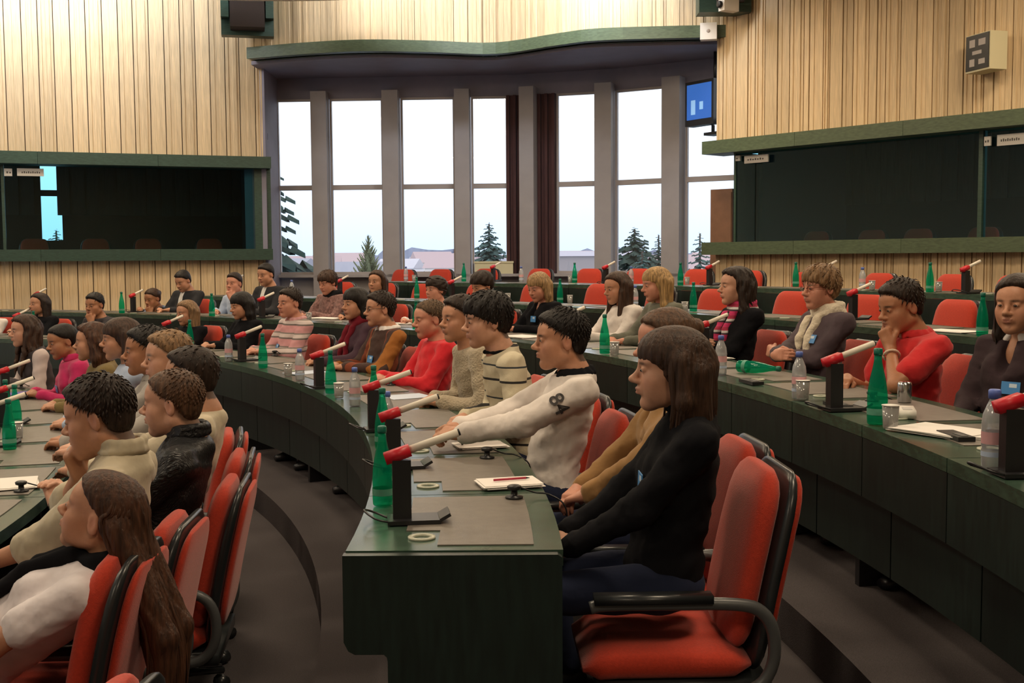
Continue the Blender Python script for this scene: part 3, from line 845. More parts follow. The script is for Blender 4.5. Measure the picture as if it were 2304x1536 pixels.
def nets(D, ax):
    nx, ny, nz = D.shape
    S_ = D < 0
    c = S_[:-1, :-1, :-1].astype(np.int8)
    cs = c.copy()
    for dx, dy, dz in ((1, 0, 0), (0, 1, 0), (1, 1, 0), (0, 0, 1), (1, 0, 1), (0, 1, 1), (1, 1, 1)):
        cs = cs + S_[dx:nx - 1 + dx, dy:ny - 1 + dy, dz:nz - 1 + dz]
    act = (cs > 0) & (cs < 8)
    I, J, K = np.nonzero(act)
    n = len(I)
    if n == 0: return np.zeros((0, 3), np.float32), np.zeros((0, 4), np.int32)
    acc = np.zeros((n, 3), np.float32); cnt = np.zeros(n, np.float32)
    corn = {(x, y, z): D[I + x, J + y, K + z] for x in (0, 1) for y in (0, 1) for z in (0, 1)}
    for axn in range(3):
        for u in (0, 1):
            for v in (0, 1):
                a = [u, v]; a.insert(axn, 0); b = [u, v]; b.insert(axn, 1)
                d0, d1 = corn[tuple(a)], corn[tuple(b)]
                m = (d0 < 0) != (d1 < 0); t = np.where(m, d0 / np.where(m, d0 - d1, 1), 0)
                p = np.zeros((n, 3), np.float32); p[:] = a; p[:, axn] += t
                acc += p * m[:, None]; cnt += m
    acc /= cnt[:, None]
    V = np.empty((n, 3), np.float32)
    for i, idx in enumerate((I, J, K)):
        x = idx + acc[:, i]; V[:, i] = np.interp(x, np.arange(len(ax[i])), ax[i])
    ID = np.full(D.shape, -1, np.int32); ID[I, J, K] = np.arange(n)
    Q = []
    e = np.nonzero(S_[:-1, 1:-1, 1:-1] != S_[1:, 1:-1, 1:-1]); i, j, k = e[0], e[1] + 1, e[2] + 1
    q = np.stack([ID[i, j - 1, k - 1], ID[i, j, k - 1], ID[i, j, k], ID[i, j - 1, k]], 1); f = S_[i, j, k]; q[~f] = q[~f][:, ::-1]; Q.append(q)
    e = np.nonzero(S_[1:-1, :-1, 1:-1] != S_[1:-1, 1:, 1:-1]); i, j, k = e[0] + 1, e[1], e[2] + 1
    q = np.stack([ID[i - 1, j, k - 1], ID[i - 1, j, k], ID[i, j, k], ID[i, j, k - 1]], 1); f = S_[i, j, k]; q[~f] = q[~f][:, ::-1]; Q.append(q)
    e = np.nonzero(S_[1:-1, 1:-1, :-1] != S_[1:-1, 1:-1, 1:]); i, j, k = e[0] + 1, e[1] + 1, e[2]
    q = np.stack([ID[i - 1, j - 1, k], ID[i, j - 1, k], ID[i, j, k], ID[i - 1, j, k]], 1); f = S_[i, j, k]; q[~f] = q[~f][:, ::-1]; Q.append(q)
    Q = np.concatenate(Q); Q = Q[(Q >= 0).all(1)]
    return V, Q
def np3(v): return np.array((v[0], v[1], v[2]), np.float32)
def rot(yaw, pitch, roll):
    """Head rotation: yaw about z (left +), pitch (up +), roll (towards the right shoulder +); degrees."""
    return (Matrix.Rotation(math.radians(yaw), 3, 'Z') @ Matrix.Rotation(math.radians(pitch), 3, 'X') @ Matrix.Rotation(math.radians(roll), 3, 'Y'))

# ---- materials of people
SKINM = mat('skin', (0.6, 0.4, 0.3), 0.52, vcol=True, var=0.05, scale=60, bump=0.05, bscale=300)
MATS['skin'].node_tree.nodes['Principled BSDF'].inputs['Subsurface Weight'].default_value = 0.0
EYEW = mat('eye_white', (0.42, 0.37, 0.34), 0.3)
IRIS = mat('iris', (0.035, 0.018, 0.010), 0.15)
def cloth(name, col, rough=0.9, var=0.12, scale=9, bump=0.35, bscale=None, sheen=0.2, spec=0.2):
    lum = sum(col) / 3; sheen = sheen * min(1.0, lum * 4); spec = spec * min(1.0, 0.4 + lum * 3)
    return mat('cloth_' + name, col, rough, var=var, scale=scale, bump=bump, bscale=bscale or 22, sheen=sheen, spec=spec)
def hairmat(name, col, rough=0.52):
    return mat('hair_' + name, col, rough, var=0.55, scale=26, stretch=(3.2, 3.2, 0.35), bump=0.35, bscale=60, spec=0.3)
HAIR = dict(black=hairmat('black', (0.010, 0.007, 0.006)), dark=hairmat('dark', (0.022, 0.012, 0.008)), brown=hairmat('brown', (0.045, 0.022, 0.013)),
            mid=hairmat('mid', (0.085, 0.042, 0.022)), light=hairmat('light', (0.20, 0.115, 0.055)), blond=hairmat('blond', (0.36, 0.22, 0.09)), fair=hairmat('fair', (0.30, 0.185, 0.085)),
            crop=hairmat('crop', (0.10, 0.062, 0.036), 0.7), auburn=hairmat('auburn', (0.060, 0.024, 0.012)))
SK = dict(pale=(0.55, 0.285, 0.185), mid=(0.49, 0.235, 0.137), tan=(0.38, 0.165, 0.083), rosy=(0.55, 0.245, 0.160))

def hand(sd, W, d, nrm, side, curl=0.5, sc=1.0, spread=0.0):
    """Palm and five fingers: W wrist, d direction of the fingers, nrm back of the hand, side +1 when the thumb lies along +cross(d,nrm)."""
    d = Vector(d).normalized(); n = Vector(nrm); n = (n - d * n.dot(d)).normalized(); a = d.cross(n) * side
    W = Vector(W)
    def P(x, y, z): return W + (d * x + a * y + n * z) * sc
    sd.rc(P(0.0, 0, 0), P(0.03, 0, 0), 0.024 * sc, 0.024 * sc, 0.02)
    for y in (-0.026, -0.009, 0.009, 0.026): sd.rc(P(0.015, y * 0.75, 0), P(0.080, y, 0.002), 0.015 * sc, 0.0125 * sc, 0.012)
    for i, (y, L) in enumerate(((0.027, 0.066), (0.009, 0.076), (-0.009, 0.071), (-0.027, 0.056))):
        c1, c2 = curl * 0.9, curl * 1.7
        x0, z0 = 0.084, 0.0; yy = y * (1 + spread)
        x1, z1 = x0 + L * 0.5 * math.cos(c1), z0 - L * 0.5 * math.sin(c1)
        x2, z2 = x1 + L * 0.32 * math.cos(c1 + c2 * 0.6), z1 - L * 0.32 * math.sin(c1 + c2 * 0.6)
        x3, z3 = x2 + L * 0.22 * math.cos(c1 + c2), z2 - L * 0.22 * math.sin(c1 + c2)
        sd.rc(P(x0 - 0.01, y, z0), P(x1, yy, z1), 0.0098 * sc, 0.0088 * sc, 0.003)
        sd.rc(P(x1, yy, z1), P(x2, yy, z2), 0.0088 * sc, 0.0080 * sc, 0.003)
        sd.rc(P(x2, yy, z2), P(x3, yy, z3), 0.0080 * sc, 0.0068 * sc, 0.003)
    sd.rc(P(0.018, 0.020, -0.004), P(0.050, 0.044, -0.012 - 0.01 * curl), 0.0135 * sc, 0.011 * sc, 0.010)
    sd.rc(P(0.050, 0.044, -0.012 - 0.01 * curl), P(0.082, 0.050 - 0.02 * curl, -0.018 - 0.02 * curl), 0.0105 * sc, 0.0085 * sc, 0.004)

def head_field(sd, Hc, R, sc, fem):
    def P(x, y, z): return np3(Vector(Hc) + R @ (Vector((x, y, z)) * sc))
    Rn = np.array([list(r) for r in R], np.float32)
    e = lambda c, r, k=0.02, op='u', rt=None: sd.el(P(*c), [q * sc for q in r], k * sc, op, Rn if rt is None else Rn @ np.array([list(r_) for r_ in rt], np.float32))
    c = lambda a, b, r1, r2=None, k=0.015, op='u': sd.rc(P(*a), P(*b), r1 * sc, (r1 if r2 is None else r2) * sc, k * sc, op)
    j = 0.92 if fem else 1.0
    e((0, -0.016, 0.036), (0.073, 0.094, 0.080))
    e((0, 0.030, -0.022), (0.0575 * (0.97 if fem else 1), 0.060, 0.082), 0.03)
    e((0, 0.052, 0.040), (0.056, 0.040, 0.044), 0.03)                     # forehead
    for s in (-1, 1):
        c((0.049 * s * j, -0.012, -0.058), (0.018 * s * j, 0.055, -0.096), 0.019 * j, 0.017 * j, 0.03)   # jaw
        e((0.041 * s, 0.052, -0.022), (0.021, 0.024, 0.020), 0.025)       # cheekbone
        e((0.031 * s, 0.096, 0.006), (0.019, 0.018, 0.0125), 0.012, 's')   # eye socket
        c((0.044 * s, 0.071, 0.024), (0.010 * s, 0.085, 0.019), 0.0085 if fem else 0.010, None, 0.012)     # brow
        e((0.031 * s, 0.0775, 0.0050), (0.0165, 0.0135, 0.0120), 0.004)   # lids over the eye
        e((0.0125 * s, 0.0985, -0.0330), (0.0085, 0.011, 0.0075), 0.008)
        e((0.034 * s, 0.046, -0.050), (0.026, 0.031, 0.036), 0.030)       # cheek  # nostril wing
        rt = Matrix.Rotation(0.30 * s, 3, 'Z') @ Matrix.Rotation(-0.18, 3, 'X')
        e((0.0745 * s, -0.014, -0.006), (0.0075, 0.019, 0.031), 0.006, 'u', rt)   # ear
        e((0.083 * s, -0.010, -0.003), (0.006, 0.010, 0.017), 0.006, 's', rt)
    c((0, 0.062, -0.094), (0, 0.068, -0.098), 0.0185 * j, None, 0.025)    # chin
    c((0, 0.083, 0.014), (0, 0.110, -0.024), 0.0068, 0.0085, 0.014)       # nose bridge
    e((0, 0.1120, -0.0275), (0.0105, 0.0120, 0.0095), 0.010)              # nose tip
    e((0, 0.082, -0.058), (0.026, 0.016, 0.018), 0.012)                   # mouth mound
    e((0, 0.0955, -0.0550), (0.020, 0.0080, 0.0055), 0.005)               # upper lip
    e((0, 0.0935, -0.0665), (0.0175, 0.0085, 0.0065), 0.005)              # lower lip
    e((0, 0.1050, -0.0605), (0.024, 0.0070, 0.0018), 0.003, 's')          # mouth line
    e((0, 0.0930, -0.0790), (0.020, 0.0080, 0.0055), 0.008, 's')          # under the lip
    return P

def hair_locks(mb, Hc, R, sc, paths, rg):
    for pts, r0, fl_ in paths:
        q = [Vector(Hc) + R @ (Vector(p) * sc) if loc else Vector(p) for p, loc in pts]
        q = spline(q, 5); n = len(q)
        rr = [r0 * (0.55 + 0.45 * math.sin(math.pi * min(1, (i + 0.6) / n * 1.15)) if i < n - 1 else 0.12) for i in range(n)]
        mb.tube(q, rr, 5, flat=fl_)

# hairlines: how far forward hair reaches (y) at each height (z) of the head
HL = {'short': [(-.10, -.088), (-.07, -.066), (-.04, -.046), (-.012, -.038), (.008, -.030), (.022, .000), (.038, .020), (.054, .042), (.070, .062), (.084, .084), (.10, .115), (.2, .2)]}
HL['crop'] = [(-.10, -.088), (-.07, -.066), (-.04, -.046), (-.012, -.038), (.010, -.028), (.024, .004), (.038, .024), (.052, .044), (.066, .060), (.080, .078), (.095, .10), (.2, .2)]
HL['mop'] = [(-.11, -.07), (-.07, -.050), (-.045, -.036), (-.02, -.020), (-.004, .012), (.008, .026), (.020, .045), (.034, .075), (.045, .11), (.09, .15), (.2, .2)]
HL['curly'] = HL['mop']; HL['bun'] = HL['pony'] = HL['crop']
HL['long'] = [(-.5, .005), (-.10, .006), (-.05, .008), (.0, .016), (.03, .028), (.055, .046), (.075, .066), (.092, .084), (.105, .105), (.2, .2)]
HL['sleek'] = HL['crop']
HL['wavy'] = HL['long']
HL['bob'] = [(-.5, .020), (-.10, .022), (-.05, .028), (.0, .040), (.018, .060), (.028, .085), (.035, .12), (.09, .15), (.2, .2)]
HL['fringe'] = [(-.5, .015), (-.10, .016), (-.05, .020), (.0, .034), (.022, .058), (.032, .085), (.040, .12), (.09, .15), (.2, .2)]
PEOPLE = []
def person(label, row, px, py, o=0.81, d=None, yaw=0.0, hyaw=0.0, hpitch=0.0, hroll=0.0, fem=False, skin='mid', hair='dark', style='short',
           top=None, collar=None, collar_m=None, sleeve='long', pose='desk', q=1, hs_=1.0, bottom='jeans', shoulder=1.0, extra=None, hip=None, chair=True,
           chair_label=None, neck='crew', fringe=True, badge=None, slouch=0.0, chair_dz=0.0, hand_q=None, chair_o=None):
    """A seated person; (px, py) = pixel of the head's centre, row gives the seat line, o the head's distance behind the desk edge."""
    Hw = at_y(px, py, d) if d else on_row(px, py, row, o)
    r, phi = pol(Hw); ri = R0 + ROFF[row]
    o_head = r - ri
    o_hip = hip if hip is not None else max(o_head - 0.02, 0.80)
    psi = face_in(phi) + math.radians(yaw)
    hipw = polar(ri + o_hip, phi, RFL[row])
    Mw = Matrix.Translation(hipw) @ Matrix.Rotation(psi, 4, 'Z'); Mi = Mw.inverted()
    T = empty('person', hipw, psi, label, 'person')
    hd = Mi @ Hw                                           # head centre, local
    sc = 1.03 * hs_ * (0.97 if fem else 1.0)
    R = rot(hyaw, hpitch, hroll)
    low = slouch
    seat = 0.47 - low
    Hip = Vector((0, 0, seat + 0.085))
    nb = hd + Vector((0, 0, 0)) + (R @ Vector((0, -0.030, -0.095))) * sc
    tors = (nb - Hip)
    Nk = nb + Vector((0, -0.030, -0.056)) * sc             # base of the neck
    Vt = Nk - Hip; L = Vt.length; U = Vt.normalized()
    Xs = Vector((1, 0, 0)); Fw = U.cross(Xs) * -1; Fw = Xs.cross(U) * -1
    Fw = U.cross(Xs); Fw = Fw if Fw.y > 0 else -Fw
    Fw.normalize(); Xs = Vector((1, 0, 0))
    RT = np.array([[Xs.x, Fw.x, U.x], [Xs.y, Fw.y, U.y], [Xs.z, Fw.z, U.z]], np.float32)
    sw = (0.158 if fem else 0.184) * shoulder
    bw = (0.96 if fem else 1.10) * (0.5 + 0.5 * shoulder)
    def TP(x, f, u): return Hip + Xs * x + Fw * f + U * (u * L)
    Sh = {s: TP(sw * s, 0.0, 0.91) for s in (-1, 1)}
    # ---- arms: wrist targets by pose, elbows by two-bone geometry
    edge_y = o_hip - DW                                     # near edge of the desk in front of the sitter
    dz = DH + 0.035
    ye = max(edge_y, 0.13)
    Wr = {}; pole = {s: Vector((0.55 * s, -0.35, -0.8)) for s in (-1, 1)}; hdir = {}; hn = {}; curl = {s: 0.45 for s in (-1, 1)}
    for s in (-1, 1):
        Wr[s] = Vector((0.10 * s, ye + 0.10, dz)); hdir[s] = Vector((-0.75 * s, 0.6, -0.05)); hn[s] = Vector((0, 0, 1))
        if pose == 'lap': Wr[s] = Vector((0.07 * s, 0.24, seat + 0.20)); hdir[s] = Vector((-0.7 * s, 0.6, -0.3)); hn[s] = Vector((0, 0.2, 1))
        if pose == 'fold':
            Wr[s] = Vector((-0.06 * s, 0.23 + 0.03 * s, (nb.z + Hip.z) / 2 - 0.02)) + Fw * 0.03; hdir[s] = Vector((-1.0 * s, -0.05, 0.12)); hn[s] = Vector((0, 1, 0.1)); pole[s] = Vector((0.45 * s, 0.10, -1.0)); curl[s] = 0.7
        if pose == 'down': Wr[s] = Vector((0.20 * s, 0.22, seat + 0.14)); hdir[s] = Vector((-0.1 * s, 0.9, -0.3)); hn[s] = Vector((0.3 * s, 0, 1))
    if pose == 'clasp':          # both hands together, well forward on the desk
        for s in (-1, 1):
            Wr[s] = Vector((0.065 * s, ye + 0.33, dz + 0.015)); hdir[s] = Vector((-0.55 * s, 0.85, 0.0)); hn[s] = Vector((0.5 * s, 0, 0.9)); curl[s] = 0.85; pole[s] = Vector((0.5 * s, -0.2, -0.7))
    if pose in ('mouth_l', 'mouth_r', 'cheek_l', 'cheek_r'):
        s = -1 if pose.endswith('_l') else 1
        if pose.startswith('mouth'):
            Wr[s] = hd + R @ Vector((0.03 * s, 0.110, -0.172)); hdir[s] = R @ Vector((-0.35 * s, -0.02, 0.85)); hn[s] = R @ Vector((0.15 * s, 1, 0.1)); curl[s] = 1.15
        else:
            Wr[s] = hd + R @ Vector((0.085 * s, 0.055, -0.15)); hdir[s] = R @ Vector((0.02 * s, 0.05, 1)); hn[s] = R @ Vector((1.0 * s, 0.5, 0)); curl[s] = 0.35
        pole[s] = Vector((0.55 * s, 0.85, -0.9))
    if extra and 'wrist' in extra:
        for s, v in extra['wrist'].items(): Wr[s] = Vector(v)
    if extra and 'hdir' in extra:
        for s, v in extra['hdir'].items(): hdir[s] = Vector(v)
    if extra and 'pole' in extra:
        for s, v in extra['pole'].items(): pole[s] = Vector(v)
    if extra and 'hn' in extra:
        for s, v in extra['hn'].items(): hn[s] = Vector(v)
    l1, l2 = (0.262, 0.238) if fem else (0.28, 0.255)
    El = {}
    for s in (-1, 1):
        v = Wr[s] - Sh[s]; dist = v.length
        if dist > (l1 + l2) * 0.985: Wr[s] = Sh[s] + v.normalized() * (l1 + l2) * 0.985; v = Wr[s] - Sh[s]; dist = v.length
        a = (l1 * l1 - l2 * l2 + dist * dist) / (2 * dist); hh = math.sqrt(max(1e-5, l1 * l1 - a * a))
        dn = v.normalized(); pl = pole[s] - dn * pole[s].dot(dn); pl.normalize()
        El[s] = Sh[s] + dn * a + pl * hh
    # legs under the desk
    kx = 0.085 if fem else 0.10
    Kn = {s: Vector((kx * s * 1.15, 0.43, seat + 0.055)) for s in (-1, 1)}; An = {s: Vector((kx * s * 1.2, 0.40 + 0.05 * s, 0.09)) for s in (-1, 1)}
    # ---- body (skin): one continuous surface
    hq, bq = {3: (0.0042, 0.011), 2: (0.0052, 0.013), 1: (0.0066, 0.017), 0: (0.0085, 0.022)}[q]
    b = Sdf()
    b.el(np3(TP(0, 0, 0.02)), (0.110 * bw, 0.075, 0.08), 0.05, R=RT).el(np3(TP(0, 0.0, 0.36)), (0.092 * bw, 0.058, 0.13), 0.05, R=RT).el(np3(TP(0, 0.0, 0.70)), (0.104 * bw, 0.062, 0.14), 0.05, R=RT)
    for s in (-1, 1):
        b.rc(np3(TP(0, 0.0, 0.90)), np3(Sh[s] - U * 0.015), 0.036, 0.030, 0.03)
        bare = sleeve != 'long'
        b.rc(np3(Sh[s]), np3(El[s]), 0.040 if bare else 0.032, 0.036 if bare else 0.030, 0.02)
        b.rc(np3(El[s]), np3(Wr[s]), 0.037 if bare else 0.030, 0.024, 0.015)
        b.rc(np3(Hip + Vector((kx * s, 0.02, -0.01))), np3(Kn[s]), 0.060, 0.042, 0.03)
        b.rc(np3(Kn[s]), np3(An[s]), 0.040, 0.030, 0.02)
        thumb = 1 if s < 0 else -1
        hand(b, Wr[s], hdir[s], hn[s], -s if True else thumb, curl[s], 0.95 if fem else 1.04)
    nb0 = hd + (R @ Vector((0, -0.030, -0.050))) * sc
    nr = 0.046 if fem else 0.056
    b.rc(np3(nb0), np3(Nk + Vector((0, 0.0, 0.0))), nr, nr * 1.12, 0.03)
    b.rc(np3(Nk), np3(TP(0, 0.03, 0.86)), nr * 1.1, nr * 1.0, 0.04)
    P = head_field(b, hd, R, sc, fem)
    m_ = 0.125 * sc
    fine = [[(hd[i] - m_, hd[i] + m_ * (1.0), hq)] for i in range(3)]
    hv = {2: 0.0062, 3: 0.0055}.get(q, None) if hand_q is None else hand_q
    if hv:
        for s in (-1, 1):
            hc = Wr[s] + hdir[s].normalized() * 0.08
            for i in range(3): fine[i].append((hc[i] - 0.085, hc[i] + 0.085, hv))
    V, Q = b.mesh(bq, fine)
    me = mesh_np('body', V, Q)
    # skin colours: lips, cheeks, brows; the tone is the person's own
    base = np.array(SK[skin], np.float32); colr = np.tile(base, (len(V), 1))
    Rn = np.array([list(r_) for r_ in R], np.float32); loc = (V - np3(hd)) @ Rn / sc
    def blob(c, r): return np.exp(-(((loc - np.array(c)) / np.array(r)) ** 2).sum(1))
    lip = np.clip(blob((0, 0.094, -0.0555), (0.019, 0.02, 0.006)) + blob((0, 0.093, -0.0665), (0.017, 0.02, 0.007)), 0, 1)
    colr = colr * (1 - 0.75 * lip[:, None]) + np.array((0.42, 0.13, 0.11)) * (base.mean() / 0.36) * 0.75 * lip[:, None]
    for s in (-1, 1):
        ck = blob((0.043 * s, 0.065, -0.03), (0.022, 0.03, 0.022)); colr = colr * (1 - 0.22 * ck[:, None]) + np.array((0.60, 0.20, 0.15)) * 0.22 * ck[:, None]
        er = blob((0.078 * s, -0.014, -0.006), (0.012, 0.02, 0.03)); colr = colr * (1 - 0.30 * er[:, None]) + np.array((0.55, 0.17, 0.12)) * 0.30 * er[:, None]
        br = np.clip(1.5 * blob((0.031 * s, 0.086, 0.0215), (0.019, 0.022, 0.0045)), 0, 1)
        hb = np.array(MATS['hair_' + hair].node_tree.nodes['Vector Math'].inputs[0].default_value[:]) if 'Vector Math' in MATS['hair_' + hair].node_tree.nodes else np.array((.03, .018, .012))
        hb = np.minimum(hb, 0.08)
        colr = colr * (1 - 0.85 * br[:, None]) + hb * 0.85 * br[:, None]
    if style in ('short', 'crop', 'bun', 'pony', 'mop'):
        zl, gl_ = [a for a, _ in HL['crop' if style != 'short' else 'short']], [b_ for _, b_ in HL['crop' if style != 'short' else 'short']]
        dist = loc[:, 1] - np.interp(loc[:, 2], zl, gl_)
        fade = np.clip(1 - dist / 0.016, 0, 1) ** 1.3 * (loc[:, 2] > -0.085) * (loc[:, 2] < 0.13) * (np.abs(loc).max(1) < 0.16)
        ear = np.clip(blob((0.078, -0.012, -0.004), (0.014, 0.024, 0.034)) + blob((-0.078, -0.012, -0.004), (0.014, 0.024, 0.034)), 0, 1)
        fade = fade * (1 - ear) * 0.85
        colr = colr * (1 - fade[:, None]) + hb[:3] * 1.2 * fade[:, None]
    ca = me.color_attributes.new('Col', 'FLOAT_COLOR', 'POINT')
    ca.data.foreach_set('color', np.concatenate([colr, np.ones((len(V), 1))], 1).astype(np.float32).ravel())
    me.materials.append(SKINM)
    body = link(bpy.data.objects.new('body', me), T)
    for s in (-1, 1):
        ey = MB(); Re = R.to_4x4(); c_ = hd + R @ (Vector((0.031 * s, 0.0800, 0.0020)) * sc)
        ey.lathe([(0.0001, -0.0125), (0.008, -0.0098), (0.0125, 0), (0.0115, 0.005), (0.008, 0.0098), (0.0001, 0.0125)], 10, Matrix.Translation(c_) @ Re @ Matrix.Rotation(-math.pi / 2, 4, 'X') @ Matrix.Diagonal((0.95 * sc, 0.55 * sc, sc, 1)))
        eo = ey.build('eye', EYEW, T)
        MB().lathe([(0.0078, 0.0080), (0.0072, 0.0108), (0.004, 0.0130), (0.0001, 0.0136)], 10, Matrix.Translation(c_) @ Re @ Matrix.Rotation(-math.pi / 2, 4, 'X') @ Matrix.Diagonal((sc, 0.70 * sc, sc, 1))).build('iris', IRIS, eo)
    # ---- top garment
    tm = top; g = 0.013
    gr = Sdf()
    gr.el(np3(TP(0, 0.005, 0.03)), (0.150 * bw, 0.122, 0.11), 0.06, R=RT)
    gr.el(np3(TP(0, 0.012, 0.34)), (0.134 * bw, 0.112, 0.17), 0.06, R=RT)
    gr.el(np3(TP(0, 0.006, 0.68)), (0.146 * bw, 0.112, 0.19), 0.06, R=RT)
    if fem:
        for s in (-1, 1): gr.el(np3(TP(0.062 * s, 0.075, 0.66)), (0.055, 0.052, 0.058), 0.04, R=RT)
    for s in (-1, 1):
        gr.rc(np3(TP(0.02 * s, -0.015, 0.965)), np3(Sh[s]), 0.052, 0.056, 0.06)
        if sleeve == 'none': continue
        w1, w2, w3 = (0.064, 0.056, 0.043) if not fem else (0.055, 0.049, 0.038)
        if sleeve == 'long':
            gr.rc(np3(Sh[s]), np3(El[s]), w1, w2, 0.035); gr.rc(np3(El[s]), np3(Wr[s] - (Wr[s] - El[s]).normalized() * 0.015), w2, w3 - 0.003, 0.025)
            wq = Wr[s] - (Wr[s] - El[s]).normalized() * 0.03; gr.rc(np3(wq), np3(wq + (Wr[s] - El[s]).normalized() * 0.018), w3 + 0.002, w3 + 0.001, 0.008)
        elif sleeve == 'short':
            f = 0.62; gr.rc(np3(Sh[s]), np3(Sh[s].lerp(El[s], f)), w1, w1 + 0.004, 0.03)
        elif sleeve == 'rolled':
            gr.rc(np3(Sh[s]), np3(El[s]), w1, w2, 0.035); gr.rc(np3(El[s]), np3(El[s].lerp(Wr[s], 0.18)), w2, w2 + 0.003, 0.025)
    gr.rc(np3(Nk), np3(TP(0, 0.01, 0.84)), nr * 1.12 + 0.014, nr * 1.12 + 0.022, 0.04)
    seed = (px * 7 + py * 13) % 97
    def wr(X, Y, Z):
        return 0.0035 * np.sin(34 * X + 9 * np.sin(13 * Z + seed) + 6 * Y) * np.sin(31 * Z + 11 * np.sin(9 * X + 17 * Y + seed)) + 0.0025 * np.sin(70 * Z + 25 * Y + 20 * X + seed)
    gr.disp(wr)
    # neck opening: everything above a slanted plane near the neck goes away
    ang = dict(crew=0.25, vee=0.30, high=0.05).get(neck, 0.25)
    nkd = Nk + Vector((0, 0.0, {'crew': 0.018, 'vee': 0.014, 'high': 0.045}.get(neck, 0.018)))
    nn = (U * 0.7 + Vector((0, 0, 0.3)) + Fw * ang).normalized()
    gr.cut(lambda X, Y, Z: (Y - nkd.y) * nn.y + (Z - nkd.z) * nn.z, 0.01)
    if neck == 'vee':
        vv = np3(TP(0, 0.13, 0.88)); gr.el(vv, (0.036, 0.075, 0.12), 0.012, 's', RT)
    V, Q = gr.mesh({3: 0.0115, 2: 0.0125, 1: 0.016, 0: 0.021}[q])
    gme = mesh_np('garment', V, Q); gme.materials.append(tm if isinstance(tm, bpy.types.Material) else MATS[tm])
    gname = (extra or {}).get('garment', 'sweater')
    gob = link(bpy.data.objects.new(gname, gme), T)
    tree = BVHTree.FromPolygons([tuple(v) for v in V.tolist()], Q.tolist())
    # ---- collar, scarf
    if collar:
        cs = Sdf(); cm = collar_m or tm
        ctr = nkd + Vector((0, 0.004, -0.004))
        n_ = 14
        for k in range(n_):
            a0, a1 = 2 * math.pi * k / n_, 2 * math.pi * (k + 1) / n_
            def ring(a, rr, dz_): return np3(ctr + Vector((rr * math.sin(a), rr * 0.98 * math.cos(a), dz_ - 0.20 * rr * math.cos(a) * (ang * 2.2))))
            rr = nr * 1.12
            if collar == 'turtle': cs.rc(ring(a0, rr + .006, 0.006), ring(a1, rr + .006, 0.006), 0.013, 0.013, 0.012); cs.rc(ring(a0, rr + .004, 0.032), ring(a1, rr + .004, 0.032), 0.012, 0.012, 0.014)
            elif collar == 'crew': cs.rc(ring(a0, rr + .012, -0.002), ring(a1, rr + .012, -0.002), 0.0085, 0.0085, 0.006)
            elif collar == 'scarf': cs.rc(ring(a0, rr + .022, 0.0 + 0.01 * math.sin(3 * a0)), ring(a1, rr + .022, 0.0 + 0.01 * math.sin(3 * a1)), 0.026, 0.026, 0.02); cs.rc(ring(a0, rr + .018, 0.032), ring(a1, rr + .018, 0.032), 0.020, 0.020, 0.015)
            elif collar in ('polo', 'shirt'):
                gap = abs(((a0 + a1) / 2 + math.pi) % (2 * math.pi) - math.pi) < 0.30
                if not gap: cs.rc(ring(a0, rr + .008, 0.022), ring(a1, rr + .008, 0.022), 0.0055, 0.0055, 0.006); cs.rc(ring(a0, rr + .022, 0.000), ring(a1, rr + .022, 0.000), 0.0075, 0.0075, 0.02); cs.rc(ring(a0, rr + .014, 0.012), ring(a1, rr + .014, 0.012), 0.0075, 0.0075, 0.012)
        if collar == 'scarf' and (extra or {}).get('tails'):
            for s in (-1, 1):
                cs.rc(np3(TP(0.05 * s, 0.10, 0.90)), np3(TP(0.045 * s, 0.135, 0.66)), 0.026, 0.024, 0.02); cs.rc(np3(TP(0.045 * s, 0.135, 0.66)), np3(TP(0.055 * s, 0.135, 0.42)), 0.024, 0.022, 0.012)
        if collar in ('polo', 'shirt'):
            for s in (-1, 1): cs.rc(np3(ctr + Vector((0.024 * s, rr * 1.05, 0.004))), np3(ctr + Vector((0.046 * s, rr * 1.15 + 0.01, -0.035))), 0.008, 0.006, 0.015)
        cs.disp(lambda X, Y, Z: 0.0022 * np.sin(90 * Z + 40 * X + 30 * Y + seed))
        V2_, Q2_ = cs.mesh({3: 0.0060, 2: 0.0065, 1: 0.009, 0: 0.012}[q])
        if len(V2_):
            cme = mesh_np(collar, V2_, Q2_); cme.materials.append(cm)
            link(bpy.data.objects.new('scarf' if collar == 'scarf' else 'collar', cme), T)
    # ---- trousers and shoes
    pt = Sdf(); pm = dict(jeans=cloth('jeans', (0.020, 0.026, 0.055)), black=cloth('blacktr', (0.012, 0.012, 0.014)), grey=cloth('greytr', (0.06, 0.055, 0.055)))[bottom]
    pt.el(np3(Hip + Vector((0, 0.0, -0.02))), (0.165 * bw, 0.125, 0.085), 0.04)
    for s in (-1, 1):
        pt.rc(np3(Hip + Vector((kx * s, 0.03, -0.015))), np3(Kn[s]), 0.078, 0.060, 0.03).rc(np3(Kn[s]), np3(An[s]), 0.058, 0.048, 0.025)
    pt.disp(lambda X, Y, Z: 0.003 * np.sin(50 * Y + 20 * Z + seed) * np.sin(40 * X + seed))
    V, Q = pt.mesh(0.020 if q >= 2 else 0.026); pme = mesh_np('trousers', V, Q); pme.materials.append(pm); link(bpy.data.objects.new('trousers', pme), T)
    for s in (-1, 1):
        a_ = An[s]
        loft(MB(), [((a_.x, a_.y - 0.065, 0.035), (1, 0, 0), (0, 0, 1), 0.030, 0.030), ((a_.x, a_.y, 0.05), (1, 0, 0), (0, 0, 1), 0.040, 0.048), ((a_.x, a_.y + 0.09, 0.036), (1, 0, 0), (0, 0, 1), 0.045, 0.034), ((a_.x, a_.y + 0.17, 0.024), (1, 0, 0), (0, 0, 1), 0.032, 0.020)], 10, 2.4).build('shoe', BLACKP, T)
